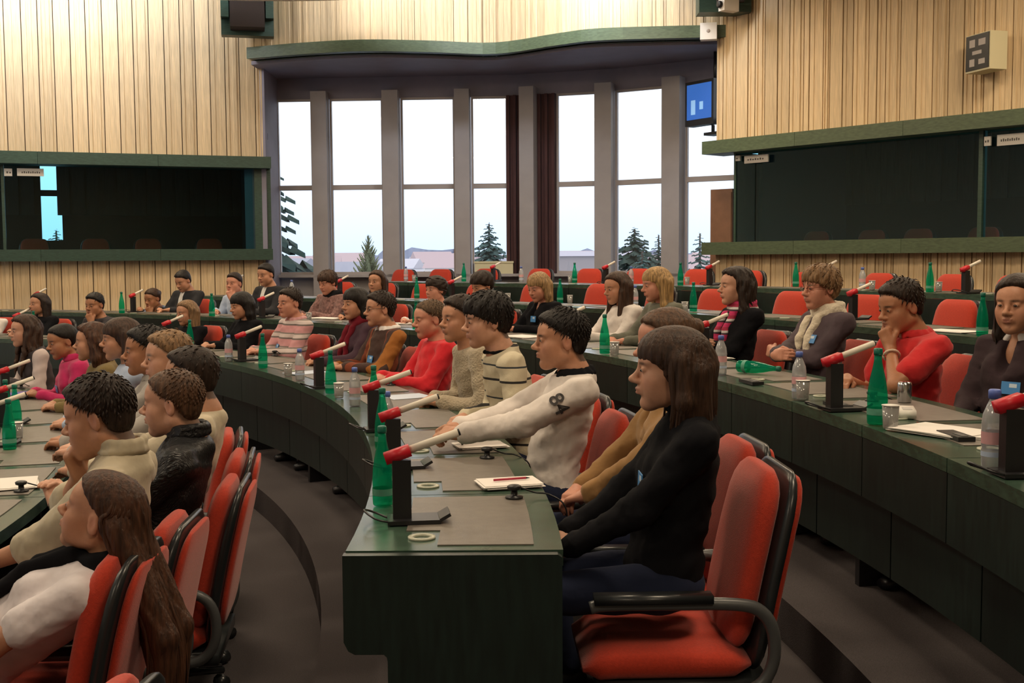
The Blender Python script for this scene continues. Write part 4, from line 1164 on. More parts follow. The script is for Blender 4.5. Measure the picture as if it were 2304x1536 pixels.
    # ---- hair
    hm = HAIR[hair]; hr = Sdf(); Rt = R.transposed()
    th = dict(short=0.016, crop=0.007, bob=0.015, long=0.013, pony=0.010, bun=0.011, curly=0.026, mop=0.022, wavy=0.018, sleek=0.011).get(style, 0.016)
    cropd = style in ('short', 'crop', 'bun', 'pony')
    ts = th * (0.42 if style == 'short' else 0.8)           # sides lie closer than the top
    Hn = np3(hd); Rm = np.array([list(r_) for r_ in R], np.float32)
    def hP(x, y, z): return np3(hd + R @ (Vector((x, y, z)) * sc))
    hr.el(hP(0, -0.018, 0.038), [(0.073 + ts) * sc, (0.094 + ts * 1.1) * sc, (0.080 + th * 1.1) * sc], 0.02, R=Rm)
    hr.el(hP(0, 0.026, 0.058), [(0.060 + ts * 0.8) * sc, (0.055 + th) * sc, (0.046 + th) * sc], 0.03, R=Rm)
    if style == 'short': hr.el(hP(0, 0.050, 0.088), [0.046 * sc, 0.040 * sc, 0.024 * sc], 0.02, R=Rm)
    if style in ('short', 'crop', 'mop', 'curly', 'bun', 'pony'):
        hr.el(hP(0, -0.055, -0.022), [(0.058 + ts * 0.3) * sc, (0.043 + ts * 0.5) * sc, 0.050 * sc], 0.03, R=Rm)
    zz = HL
    prof = zz.get('fringe' if (style in ('long', 'wavy') and fringe == 'full') else style, zz['short'])
    pz, pg = [a for a, _ in prof], [b_ for _, b_ in prof]
    def hairline(X, Y, Z):
        x, y, z = X - Hn[0], Y - Hn[1], Z - Hn[2]
        ly = (x * Rm[0, 1] + y * Rm[1, 1] + z * Rm[2, 1]) / sc; lz = (x * Rm[0, 2] + y * Rm[1, 2] + z * Rm[2, 2]) / sc
        lx = (x * Rm[0, 0] + y * Rm[1, 0] + z * Rm[2, 0]) / sc
        gz = np.interp(lz, pz, pg).astype(np.float32)
        return (ly - gz - (0.005 * np.sin(120 * lx + seed) if cropd or style == 'mop' else 0.25 * (lx + 0.02) * (lz > 0.0))) * 0.7 * sc
    def nape(X, Y, Z):
        x, y, z = X - Hn[0], Y - Hn[1], Z - Hn[2]
        lz = (x * Rm[0, 2] + y * Rm[1, 2] + z * Rm[2, 2]) / sc
        return (-0.066 - lz) * sc
    hr.cut(hairline, 0.016)
    if style in ('short', 'crop', 'mop', 'curly', 'bun', 'pony'): hr.cut(nape, 0.012)
    # hanging lengths follow gravity from the head
    down = lambda x, y, z: np3(hd + R @ (Vector((x, y, 0.0)) * sc) + (R @ Vector((0, 0, 1)) * (max(z, -0.02) * sc)) + Vector((0, 0, min(0, z + 0.02) * sc)))
    drp = (extra or {}).get('drape', 0.0)
    if drp:
        down0 = down
        def down(x, y, z):
            v = down0(x, y, z); v[1] -= drp * min(1.0, max(0.0, (-z - 0.03) / 0.10)); return v
    ln = (extra or {}).get('len', 0.26)
    if style in ('long', 'wavy', 'bob', 'sleek'):
        L_ = dict(bob=0.165).get(style, ln)
        w0 = 0.030 if style != 'wavy' else 0.036
        for s in (-1, 1):
            if style == 'sleek':
                hr.rc(down(0.050 * s, -0.070, 0.0), down(0.055 * s, -0.095, -L_ * 0.5), 0.042, 0.040, 0.025); hr.rc(down(0.055 * s, -0.095, -L_ * 0.5), down(0.05 * s, -0.09, -L_), 0.040, 0.016, 0.02); continue
            hr.rc(down(0.070 * s, -0.020, 0.03), down(0.080 * s, -0.030, -L_ * 0.5), w0, w0 * 0.95, 0.025)
            hr.rc(down(0.080 * s, -0.030, -L_ * 0.5), down(0.072 * s, -0.045, -L_), w0 * 0.95, w0 * (0.75 if style == 'bob' else 0.45), 0.02)
            hr.rc(down(0.050 * s, -0.070, 0.0), down(0.050 * s, -0.088, -L_ * 1.02), 0.045, 0.030 if style == 'bob' else 0.02, 0.025)
            if (extra or {}).get('front'):
                hr.rc(down(0.074 * s, 0.010, -0.03), down(0.085 * s, 0.045, -L_ * 0.8), 0.022, 0.018, 0.02); hr.rc(down(0.085 * s, 0.045, -L_ * 0.8), down(0.080 * s, 0.06, -L_ * 1.15), 0.018, 0.008, 0.012)
        hr.rc(down(0, -0.085, 0.01), down(0, -0.100, -L_ * 1.02), 0.055, 0.026, 0.03)
    if style == 'bun': hr.el(hP(0, -0.115, 0.045), [0.036 * sc] * 3, 0.012)
    if style == 'pony':
        hr.rc(hP(0, -0.11, 0.0), hP(0, -0.135, -0.05), 0.024, 0.028, 0.015); hr.rc(hP(0, -0.135, -0.05), np3(hd + Vector((0, -0.13, -0.24))), 0.028, 0.012, 0.012)
    ca_, sa_ = (0.010, 55) if style == 'curly' else ((0.0070, 42) if style in ('mop', 'wavy') else ((0.0016, 110) if style == 'short' else (0.0020, 78)))
    def strands(X, Y, Z):
        x, y, z = X - Hn[0], Y - Hn[1], Z - Hn[2]
        if style in ('curly',): return ca_ * np.sin(sa_ * x + 9 * np.sin(30 * z)) * np.sin(sa_ * y + 3 * z * 20) * np.cos(sa_ * z)
        rho = np.clip((np.sqrt(x * x + (y + 0.02) ** 2) - 0.02) / 0.06, 0, 1); a = np.arctan2(x, -(y + 0.02)); return rho * ca_ * np.sin(sa_ * 0.28 * a * 1.6 + 22 * z + 3 * np.sin(25 * z + seed)) * np.cos(9 * a + 14 * z + seed) + rho * 0.0010 * np.sin(60 * a)
    hr.disp(strands)
    V, Q = hr.mesh({3: 0.0058, 2: 0.0066, 1: 0.0085, 0: 0.011}[q])
    hme = mesh_np('hair', V, Q); hme.materials.append(hm); hob = link(bpy.data.objects.new('hair', hme), T)
    if q >= 2 and style in ('long', 'wavy', 'bob', 'sleek'):
        rg_ = random.Random(seed); mb = MB(); paths = []
        for k in range(64 if q == 3 else 40):
            a = rg_.uniform(-2.3, 2.3); rr = (0.073 + th) * 1.0
            x, y = rr * math.sin(a), -0.018 - (0.094 + th) * math.cos(a)
            if y > (0.02 if style != 'sleek' else -0.045): continue
            L_ = dict(bob=0.17).get(style, ln) * rg_.uniform(0.85, 1.12)
            tp = 0.10 * rg_.uniform(0.4, 1)
            s2 = rg_.uniform(.88, 1.05)
            pts = [(tuple(hP(x * 0.86, y * 0.86 , 0.072)), False), (tuple(hP(x * 0.97, y * 0.97 , 0.045)), False), (tuple(hP(x * 1.03, y * 1.03, -0.01)), False), (tuple(down(x * 1.05, y * 1.0 - .006, -L_ * 0.55)), False), (tuple(down(x * s2 * 0.95, y * s2, -L_)), False)]
            paths.append((pts, rg_.uniform(0.006, 0.011), 0.55))
        hair_locks(mb, hd, R, sc, paths, rg_)
        mb.build('hair_locks', hm, T, smooth=True)
    if q >= 1 and style in ('short', 'crop', 'mop'):
        rg_ = random.Random(seed + 5); mb = MB(); nt_ = {3: 420, 2: 260, 1: 110}[q]
        ex, ey, ez = 0.073 + ts, 0.094 + ts * 1.1, 0.080 + th * 1.1
        for k in range(nt_):
            zf = 1 - 1.55 * (k + 0.5) / nt_; rr_ = math.sqrt(max(0, 1 - zf * zf)); a = k * 2.39996
            nx_, ny_, nz_ = rr_ * math.sin(a), rr_ * math.cos(a), zf
            lx, ly, lz = nx_ * ex, -0.018 + ny_ * ey, 0.038 + nz_ * ez
            if ny_ > 0 and nz_ > -0.2: lz += 0.010 * th / 0.016 * max(0, ny_) * max(0, nz_); ly += 0.008 * max(0, nz_) * max(0, ny_)
            if ly > np.interp(lz, [a_ for a_, _ in prof], [b_ for _, b_ in prof]) - 0.004 or lz < -0.060: continue
            crown = Vector((0, -0.06, 0.13)); p0 = Vector((lx, ly, lz)); nrm = Vector((nx_ / ex, ny_ / ey, nz_ / ez)).normalized()
            fl_ = (p0 - crown); fl_ = (fl_ - nrm * fl_.dot(nrm)); fl_ = fl_.normalized() if fl_.length > 1e-4 else Vector((0, 1, 0))
            fl_ = (fl_ + Vector((rg_.uniform(-.35, .35), rg_.uniform(-.2, .2), rg_.uniform(-.2, .2)))).normalized()
            Lk = rg_.uniform(0.020, 0.034) * (0.6 if style == 'crop' or lz < 0.02 else 1.0); lift = rg_.uniform(0.0, 0.006) * (1.2 if style in ('short', 'mop') else 0.35)
            q0, q1, q2 = p0 - nrm * 0.003, p0 + fl_ * Lk * 0.5 + nrm * (lift * 0.6 + 0.0012), p0 + fl_ * Lk + nrm * (lift - 0.0005 - Lk * Lk * 4.0)
            mb.tube([tuple(hP(*q0)), tuple(hP(*q1)), tuple(hP(*q2))], [0.0042 * sc, 0.0036 * sc, 0.0008 * sc], 4, flat=0.6)
        mb.build('hair_tufts', hm, T, smooth=True)
    # ---- name badge on the chest
    if badge:
        for s_, bl in badge:
            org = TP(s_, 0.5, bl); hit = tree.ray_cast(org, -Fw)
            if hit[0] is not None:
                n = hit[1]; zax = n; xax = Vector((0, 0, 1)).cross(zax).normalized(); yax = zax.cross(xax)
                Mb = Matrix((xax, yax, zax)).transposed().to_4x4(); Mb.translation = hit[0] + n * 0.006
                bo_ = MB().box((-0.040, -0.026, 0), (0.040, 0.026, 0.003), Mb).build('badge', mat('badge_blue', (0.06, 0.24, 0.55), 0.4), T)
                MB().box((-0.006, 0.002, 0.003), (0.026, 0.018, 0.0036), Mb).build('badge_print', mat('badge_pale', (0.55, 0.66, 0.78), 0.5), bo_)
    # ---- the chair
    if chair:
        cp_ = polar(ri + (o_hip - 0.01 if chair_o is None else chair_o), phi, RFL[row])
        put_chair(cp_, psi - math.radians(yaw) * 0.4, chair_label or ('red swivel chair under the ' + ' '.join(label.replace(',', '').split()[:11])), dz=chair_dz - low)
    rec = dict(T=T, tree=tree, Fw=Fw, TP=TP, hd=hd, R=R, sc=sc, hP=hP, Mw=Mw, Nk=Nk, Sh=Sh, El=El, Wr=Wr, gob=gob, U=U)
    PEOPLE.append(rec)
    return rec
# ================================================================ who sits where
K = lambda n, c, **k: cloth(n, c, **k)
white = K('white_knit', (0.70, 0.64, 0.60)); cream = K('cream_jacket', (0.50, 0.43, 0.31)); black = K('black_wool', (0.008, 0.008, 0.010))
leather = mat('cloth_black_leather', (0.010, 0.010, 0.012), 0.35, bump=0.9, scale=70, stretch=(6, .6, 1), var=.2)
red = K('red_sweat', (0.60, 0.020, 0.030)); redp = K('red_polo', (0.55, 0.025, 0.028)); camel = K('camel_coat', (0.30, 0.165, 0.065)); pink = K('pink_fleece', (0.55, 0.030, 0.13))
olive = K('olive_knit', (0.20, 0.145, 0.06)); ltblue = K('pale_blue_shirt', (0.42, 0.50, 0.66)); greyp = K('grey_purple', (0.085, 0.062, 0.072)); purple = K('dusk_purple', (0.075, 0.042, 0.058))
char = K('charcoal', (0.045, 0.04, 0.045)); beige = K('beige_knit', (0.42, 0.35, 0.25), bump=0.8, bscale=90); burg = K('burgundy_scarf', (0.16, 0.012, 0.022)); ivory = K('ivory_scarf', (0.68, 0.60, 0.47), bump=.7, bscale=60)
greygreen = K('grey_green', (0.13, 0.13, 0.10)); tee = K('white_tee', (0.72, 0.66, 0.68)); blackscarf = K('black_scarf', (0.010, 0.010, 0.012), bump=.9, bscale=60); plaid = K('plaid_rose', (0.22, 0.12, 0.11), var=.45, scale=40)
whiteshirt = K('white_shirt', (0.74, 0.70, 0.68)); brownc = K('dark_brown_cardigan', (0.040, 0.026, 0.030)); greyt = K('grey_shirt', (0.34, 0.31, 0.28)); jblue = K('blue_jacket', (0.16, 0.24, 0.42)); dkvest = K('dark_vest', (0.05, 0.035, 0.04))
pinkstripe = bands('cloth_pink_stripes', [(0.0, (0.62, 0.30, 0.31)), (0.36, (0.16, 0.13, 0.12)), (0.48, (0.62, 0.52, 0.50)), (0.74, (0.24, 0.20, 0.18)), (0.84, (0.60, 0.30, 0.31))], 0.115)
creamstripe = bands('cloth_cream_stripes', [(0.0, (0.60, 0.53, 0.38)), (0.46, (0.020, 0.018, 0.018)), (0.53, (0.60, 0.53, 0.38)), (0.90, (0.03, 0.04, 0.05)), (0.95, (0.60, 0.53, 0.38))], 0.155, offset=0.05)
argyle = bands('cloth_argyle', [(0.0, (0.050, 0.022, 0.016)), (0.42, (0.34, 0.12, 0.018)), (0.60, (0.050, 0.022, 0.016)), (0.80, (0.22, 0.05, 0.02)), (0.88, (0.050, 0.022, 0.016))], 0.30, axis='X', offset=0.10)
pinkscarf = bands('cloth_pink_scarf', [(0.0, (0.55, 0.03, 0.13)), (0.35, (0.05, 0.03, 0.04)), (0.5, (0.60, 0.56, 0.55)), (0.7, (0.35, 0.02, 0.06))], 0.075, axis='Z')
trackm = bands('cloth_track', [(0.0, (0.012, 0.012, 0.016)), (0.42, (0.70, 0.68, 0.66)), (0.62, (0.012, 0.012, 0.016))], 0.34, axis='X', offset=0.17)

vestm = bands('cloth_vest', [(0.0, (0.55, 0.46, 0.44)), (0.335, (0.045, 0.035, 0.04)), (0.665, (0.55, 0.46, 0.44))], 1.0, axis='X', offset=0.5)

P_ = {}
# innermost row (left foreground)
P_['A2'] = person('girl with very long dark hair over her chair back, white tee shirt, bottom left', 'A', 228, 1158, d=3.25, hyaw=-6, hpitch=22, fem=True, skin='mid', hair='auburn', style='sleek', top=tee, sleeve='short', pose='lap', q=3, slouch=0.05, collar='scarf', collar_m=black, hip=0.80, chair_o=0.97, chair_dz=-0.06, hs_=1.03, extra=dict(len=0.60, drape=0.11, tails=True, garment='tee_shirt', wrist={-1: (-0.24, 0.30, 0.50), 1: (0.1, 0.3, 0.56)}, hdir={-1: (0.1, 0.9, -0.4)}), chair_label='red swivel chair under the girl with very long hair')
P_['A3'] = person('boy in a cream jacket resting his cheek on his hand, left foreground', 'A', 222, 938, d=3.62, hyaw=-4, hpitch=-10, skin='mid', hair='dark', style='short', top=cream, sleeve='rolled', pose='mouth_r', q=3, neck='high', collar='turtle', collar_m=cream, hip=1.02, extra=dict(garment='jacket', wrist={-1: (-0.02, 0.34, 0.70)}, pole={1: (0.1, 1.0, -0.5)}))
P_['A4'] = person('boy in a ribbed black jacket with close cropped hair, left foreground', 'A', 388, 908, d=4.25, hyaw=-8, hpitch=0, skin='pale', hair='mid', style='crop', top=leather, neck='high', collar='turtle', collar_m=leather, pose='desk', q=3, hip=1.1, extra=dict(garment='jacket', wrist={-1: (-0.10, 0.30, 0.80), 1: (0.04, 0.30, 0.80)}, hdir={-1: (.5, .3, .6), 1: (-.5, .3, .6)}))
P_['A5'] = person('dark haired boy mostly hidden behind the black jacket', 'A', 428, 850, d=4.85, hip=1.08, skin='mid', hair='dark', style='short', top=cream, q=1, shoulder=1.05, extra=dict(garment='jacket'))
P_['A6'] = person('fair haired boy in the innermost row, face half hidden', 'A', 378, 806, d=5.45, hyaw=12, skin='pale', hair='light', style='short', top=greyt, q=1)
P_['A7'] = person('tanned boy with black hair in a pale grey shirt, innermost row', 'A', 328, 790, d=6.0, hyaw=5, skin='tan', hair='black', style='short', top=greyt, q=2, collar='shirt', extra=dict(garment='shirt'))
P_['A8'] = person('girl with tied brown hair in a pale blue shirt, innermost row', 'A', 272, 764, d=6.7, hyaw=0, skin='mid', hair='brown', style='bob', fem=True, top=ltblue, q=1, extra=dict(garment='shirt'))
P_['A9'] = person('girl with brown wavy hair in olive, innermost row', 'A', 207, 770, d=7.5, hyaw=-15, skin='mid', hair='auburn', style='wavy', fem=True, top=olive, q=1, extra=dict(len=.2))
P_['A10'] = person('girl in a bright pink fleece with tied dark hair', 'A', 140, 768, d=8.2, hyaw=10, hpitch=-10, skin='tan', hair='black', style='pony', fem=True, top=pink, q=1, collar='turtle', collar_m=pink, badge=[(.05, .55)], extra=dict(garment='fleece'))
P_['A11'] = person('girl with long brown hair in a dark vest with pale sleeves, far left', 'A', 55, 745, d=9.0, hyaw=0, skin='pale', hair='brown', style='wavy', fem=True, top=vestm, q=1, extra=dict(len=.3, front=True, garment='vest'))
# second row
P_['B1'] = person('young woman in a black zip jacket with shoulder length brown hair, right foreground', 'B', 1510, 834, d=3.45, hyaw=-4, hpitch=2, fem=True, skin='pale', hair='brown', style='bob', top=black, neck='high', collar='turtle', collar_m=black, pose='lap', q=3, hs_=1.03, badge=[(-.06, .60)], bottom='jeans', extra=dict(garment='jacket', wrist={-1: (-0.08, 0.34, 0.63), 1: (0.06, 0.34, 0.63)}), hip=0.93, chair_label='red swivel chair under the young woman in black, right foreground', chair_dz=0.03)
P_['B2'] = person('person in a camel coat half hidden behind the woman in black', 'B', 1497, 772, d=4.10, hyaw=8, hpitch=-4, fem=True, skin='rosy', hair='mid', style='bun', top=camel, neck='vee', collar='shirt', collar_m=camel, pose='lap', q=2, extra=dict(garment='coat', wrist={-1: (-0.06, 0.30, 0.66), 1: (0.08, 0.30, 0.66)}))
P_['B3'] = person('boy in a white knitted sweater marked 84 with hands clasped on the desk', 'B', 1262, 765, o=0.80, hip=0.75, hyaw=-2, hpitch=0, skin='mid', hair='black', style='short', top=white, neck='crew', collar='polo', collar_m=black, pose='clasp', q=3, shoulder=1.03, extra=dict(garment='sweater'))
P_['B4'] = person('boy in a cream sweater with thin dark stripes', 'B', 1095, 722, d=5.45, hyaw=4, hpitch=-4, skin='pale', hair='black', style='mop', top=creamstripe, neck='crew', collar='crew', collar_m=black, pose='desk', q=2)
P_['B5'] = person('boy in a beige knit hidden behind the striped sweater', 'B', 1035, 718, d=6.25, hyaw=14, skin='mid', hair='dark', style='short', top=beige, q=1, pose='desk')
P_['B6'] = person('boy with cropped hair in a red sweatshirt', 'B', 966, 718, o=.81, hyaw=5, hpitch=-4, skin='rosy', hair='crop', style='crop', top=red, q=2, pose='desk', collar='crew', collar_m=red, badge=[(-.05, .35)])
P_['B7'] = person('boy with glasses in a brown and orange patterned sweater', 'B', 855, 696, o=.81, hyaw=-4, skin='mid', hair='dark', style='short', top=argyle, q=2, pose='desk', collar='shirt', collar_m=whiteshirt, badge=[(-.04, .5)])
P_['B8'] = person('girl with black hair and a burgundy scarf', 'B', 800, 684, o=.81, hyaw=10, skin='mid', hair='black', style='bob', fem=True, top=purple, q=1, pose='desk', collar='scarf', collar_m=burg, extra=dict(tails=True, garment='cardigan'))
P_['B9'] = person('boy in a pink striped shirt with open collar', 'B', 652, 682, o=.81, hyaw=10, skin='rosy', hair='dark', style='short', top=pinkstripe, q=2, pose='desk', collar='polo', collar_m=K('pink_collar', (0.62, 0.33, 0.34)), badge=[(.05, .45)], extra=dict(garment='shirt'))
P_['B10'] = person('girl in black with a thick black fringe, second row', 'B', 543, 688, o=.81, hyaw=0, hpitch=-8, skin='mid', hair='black', style='bob', fem=True, top=black, q=1, pose='desk')
P_['B11'] = person('girl with long light brown hair turned sideways, second row', 'B', 420, 704, o=.81, hyaw=0, hpitch=-6, skin='mid', hair='light', style='long', fem=True, top=black, q=1, pose='desk', extra=dict(len=.36))
P_['B12'] = person('girl with long dark hair in black, far left of the second row', 'B', 88, 684, o=.81, hyaw=-10, skin='mid', hair='dark', style='long', fem=True, top=black, q=0, extra=dict(len=.36))
P_['B13'] = person('boy with his hand over his mouth, second row below the left wall', 'B', 213, 686, o=.75, hyaw=15, hpitch=-6, skin='tan', hair='black', style='short', top=char, q=1, pose='mouth_l')
P_['B14'] = person('person in a white jacket cut off by the left edge', 'B', -32, 690, o=.8, hyaw=0, skin='mid', hair='brown', style='short', top=white, q=0)
# third row
P_['C1'] = person('young woman in a dark cardigan and white shirt at the right edge', 'C', 2288, 685, o=.85, yaw=22, hyaw=14, hpitch=-2, fem=True, skin='mid', hair='dark', style='long', top=brownc, neck='vee', collar='shirt', collar_m=whiteshirt, q=2, pose='lap', badge=[(-.06, .52)], extra=dict(len=.26, garment='cardigan'))
P_['C2'] = person('boy in a red polo shirt with his fist at his mouth', 'C', 2026, 690, o=.72, hyaw=6, hpitch=-12, skin='tan', hair='dark', style='short', top=redp, sleeve='short', q=2, pose='mouth_l', collar='polo', collar_m=redp, shoulder=1.08, extra=dict(garment='polo_shirt'))
P_['C3'] = person('woman with glasses, white scarf and folded arms', 'C', 1845, 648, o=.85, hyaw=6, hpitch=-2, fem=True, skin='rosy', hair='light', style='mop', top=greyp, q=2, pose='fold', collar='scarf', collar_m=ivory, badge=[(-.07, .66)], shoulder=1.12, extra=dict(tails=True))
P_['C4'] = person('woman in black with a pink striped scarf and dark hair', 'C', 1655, 645, o=.85, hyaw=-10, hpitch=2, fem=True, skin='pale', hair='dark', style='wavy', top=black, q=2, pose='fold', collar='scarf', collar_m=pinkscarf, extra=dict(len=.30, tails=True))
P_['C5'] = person('girl with long blonde hair and fringe in grey green', 'C', 1476, 640, o=.81, hyaw=-8, hpitch=-8, fem=True, skin='rosy', hair='blond', style='long', fringe='full', top=greygreen, q=1, extra=dict(len=.30))
P_['C6'] = person('girl in white with very long straight brown hair', 'C', 1388, 648, o=.81, hyaw=2, hpitch=-8, fem=True, skin='mid', hair='brown', style='long', top=white, q=1, extra=dict(len=.42, front=True))
P_['C7'] = person('blonde woman in a black top with a badge, looking down', 'C', 1212, 646, o=.81, hyaw=12, hpitch=-16, fem=True, skin='rosy', hair='fair', style='bob', top=black, neck='vee', q=1, badge=[(-.05, .6)])
P_['C8'] = person('dark haired boy half hidden behind the striped sweater', 'C', 1085, 642, o=.95, hyaw=0, hpitch=-18, skin='mid', hair='dark', style='mop', top=black, q=0)
P_['C9'] = person('person with bushy curly dark hair, third row', 'C', 980, 652, o=.81, hyaw=5, skin='rosy', hair='dark', style='curly', fem=True, top=whiteshirt, q=0)
P_['C10'] = person('girl with long brown hair looking towards the camera, third row', 'C', 848, 634, o=.9, hyaw=18, skin='mid', hair='brown', style='long', fem=True, top=char, q=0)
P_['C11'] = person('boy with a black neck scarf and rose plaid shirt looking down', 'C', 737, 636, o=.8, hyaw=6, hpitch=-14, skin='rosy', hair='brown', style='mop', top=plaid, q=1, collar='scarf', collar_m=blackscarf, extra=dict(garment='shirt'))
P_['C12'] = person('boy in a white top with a black front stripe, below the window jamb', 'C', 598, 618, o=.8, hyaw=8, hpitch=-8, skin='mid', hair='black', style='short', top=trackm, q=0)
P_['C13'] = person('boy in pale blue at the end of the left wall', 'C', 527, 638, o=.7, hyaw=15, skin='rosy', hair='dark', style='short', top=ltblue, q=0, pose='mouth_l')
P_['C14'] = person('boy in a black and white top looking down, before the left wall', 'C', 412, 632, o=.8, hyaw=4, hpitch=-22, skin='mid', hair='black', style='short', top=trackm, q=0)
P_['C15'] = person('person in blue with tied hair and a tracksuit sleeve at the face', 'C', 343, 672, o=.62, hyaw=4, hpitch=-12, skin='tan', hair='brown', style='bun', top=jblue, q=0, pose='mouth_l')

# ---- lettering on the white sleeve
def sleeve_text(rec, txt, p, ndir, size, name):
    cu = bpy.data.curves.new('t', 'FONT'); cu.body = txt; cu.size = size; cu.align_x = 'CENTER'; cu.align_y = 'CENTER'; cu.offset = 0.0012; cu.extrude = 0.0
    ob = bpy.data.objects.new('t', cu); COL.objects.link(ob)
    me = bpy.data.meshes.new_from_object(ob); bpy.data.objects.remove(ob); bpy.data.curves.remove(cu)
    bm = bmesh.new(); bm.from_mesh(me); bmesh.ops.triangulate(bm, faces=bm.faces[:])
    upv = (rec['Sh'][-1] - rec['El'][-1]).normalized(); n = Vector(ndir).normalized(); xa = upv.cross(n).normalized(); ya = n.cross(xa)
    for v in bm.verts:
        q = Vector(p) + xa * v.co.x + ya * v.co.y + n * 0.25
        h = rec['tree'].ray_cast(q, -n)
        v.co = (h[0] if h[0] is not None else q - n * 0.2) + n * 0.008
    bm.to_mesh(me); bm.free(); me.materials.append(mat('letter_print', (0.05, 0.045, 0.045), 0.8))
    return link(bpy.data.objects.new(name, me), rec['T'])
r3 = P_['B3']
sleeve_text(r3, '84', r3['Sh'][-1].lerp(r3['El'][-1], 0.42) + Vector((0, 0.0, 0)), (-1, 0.10, 0.18), 0.085, 'sleeve_number')
# ---- glasses
def glasses(rec, m):
    g = MB()
    for s in (-1, 1):
        c = [rec['hP'](0.031 * s + 0.021 * math.cos(a), 0.0985 - 0.004 * abs(math.cos(a)), 0.002 + 0.0145 * math.sin(a)) for a in np.linspace(0, 2 * math.pi, 15)]
        g.tube([tuple(p) for p in c], 0.0016, 5)
        g.tube([tuple(rec['hP'](0.052 * s, 0.094, 0.006)), tuple(rec['hP'](0.071 * s, 0.06, 0.008)), tuple(rec['hP'](0.079 * s, -0.01, 0.010))], 0.0016, 5)
    g.tube([tuple(rec['hP'](-0.010, 0.0985, 0.004)), tuple(rec['hP'](0.010, 0.0985, 0.004))], 0.0016, 5)
    g.build('glasses', m, rec['T'])
glasses(P_['B7'], BLACKP); glasses(P_['C3'], mat('copper_frame', (0.25, 0.08, 0.05), 0.3, metal=.6)); 
# bracelet of the boy in the red polo
def bracelet(rec, s, f, m, nm='bracelet'):
    a = rec['El'][s].lerp(rec['Wr'][s], f); d = (rec['Wr'][s] - rec['El'][s]).normalized()
    Q = d.to_track_quat('Z', 'Y').to_matrix().to_4x4(); Q.translation = a
    MB().tube([Q @ Vector((0.036 * math.cos(t), 0.036 * math.sin(t), 0)) for t in np.linspace(0, 2 * math.pi, 17)], 0.006, 6).build(nm, m, rec['T'])
bracelet(P_['C2'], -1, 0.78, mat('cream_band', (.62, .50, .38), .6))

# ---- empty chairs of the two rear rows and in the booths
def empty_chairs(row, pxs, ypix, lab, grp, off=1.26, rzj=0.10):
    rg = random.Random(ord(row))
    for j, px in enumerate(sorted(pxs, reverse=True)):
        w_ = on_row(px, 600, row, off); r, phi = pol(w_)
        yt = np.interp(px, [a for a, _ in ypix], [b for _, b in ypix])
        zt = EYE + ray(px, yt).z / ray(px, yt).y * w_.y - RFL[row]
        put_chair(polar(r, phi, RFL[row]), face_in(phi) + rg.uniform(-rzj, rzj), 'empty red swivel chair in the %s, %s from the right' % (lab, ORD_[j]), grp, dz=min(0.14, max(-0.10, zt - 0.905)))
ORD_ = ['first', 'second', 'third', 'fourth', 'fifth', 'sixth', 'seventh', 'eighth', 'ninth', 'tenth', 'eleventh', 'twelfth', 'thirteenth', 'fourteenth']
empty_chairs('D', [742, 832, 925, 1040, 1165, 1310, 1440, 1567, 1735, 1900, 2095], [(740, 629), (925, 633), (1310, 632), (1565, 643), (1760, 648), (2100, 665)], 'fourth row', 'empty chairs of the fourth row')
empty_chairs('E', [885, 966, 1070, 1185, 1299, 1408, 1540, 1650, 1780, 1935, 2095, 2240], [(885, 601), (1070, 599), (1500, 598), (1770, 605), (2030, 608), (2240, 611)], 'rearmost row', 'empty chairs of the rearmost row')
for px, lb in ((905, 'behind the boy with glasses'), (690, 'behind the boy in the pink striped shirt')):
    w_ = on_row(px, 680, 'C', 1.2); r, phi = pol(w_)
    put_chair(polar(r, phi, RFL['C']), face_in(phi), 'red third row chair ' + lb, dz=-0.08)
w_ = at_y(-95, 1545, 2.30); r, phi = pol(w_)
put_chair(polar(r, phi, RFL['A']), face_in(phi), 'red swivel chair whose top just enters at the bottom left corner', dz=-0.06)
w_ = on_row(0, 790, 'A', 1.15); r, phi = pol(w_)
for side, pxs in (('right', (1812, 1937, 2042, 2190)), ('left', (72, 212, 332, 472))):
    o0, d, n = BOOTH[side]
    for j, px in enumerate(pxs):
        s_ = along(px, o0, d, 1.25, n); p = o0 + d * s_ + n * 1.25; p.z = 1.05
        put_chair(p, math.atan2(-n.y, -n.x) - math.pi / 2, 'dim red chair inside the %s booth, %s from the left' % (side, ORD_[j]), 'chairs inside the %s booth' % side, dz=-0.03)
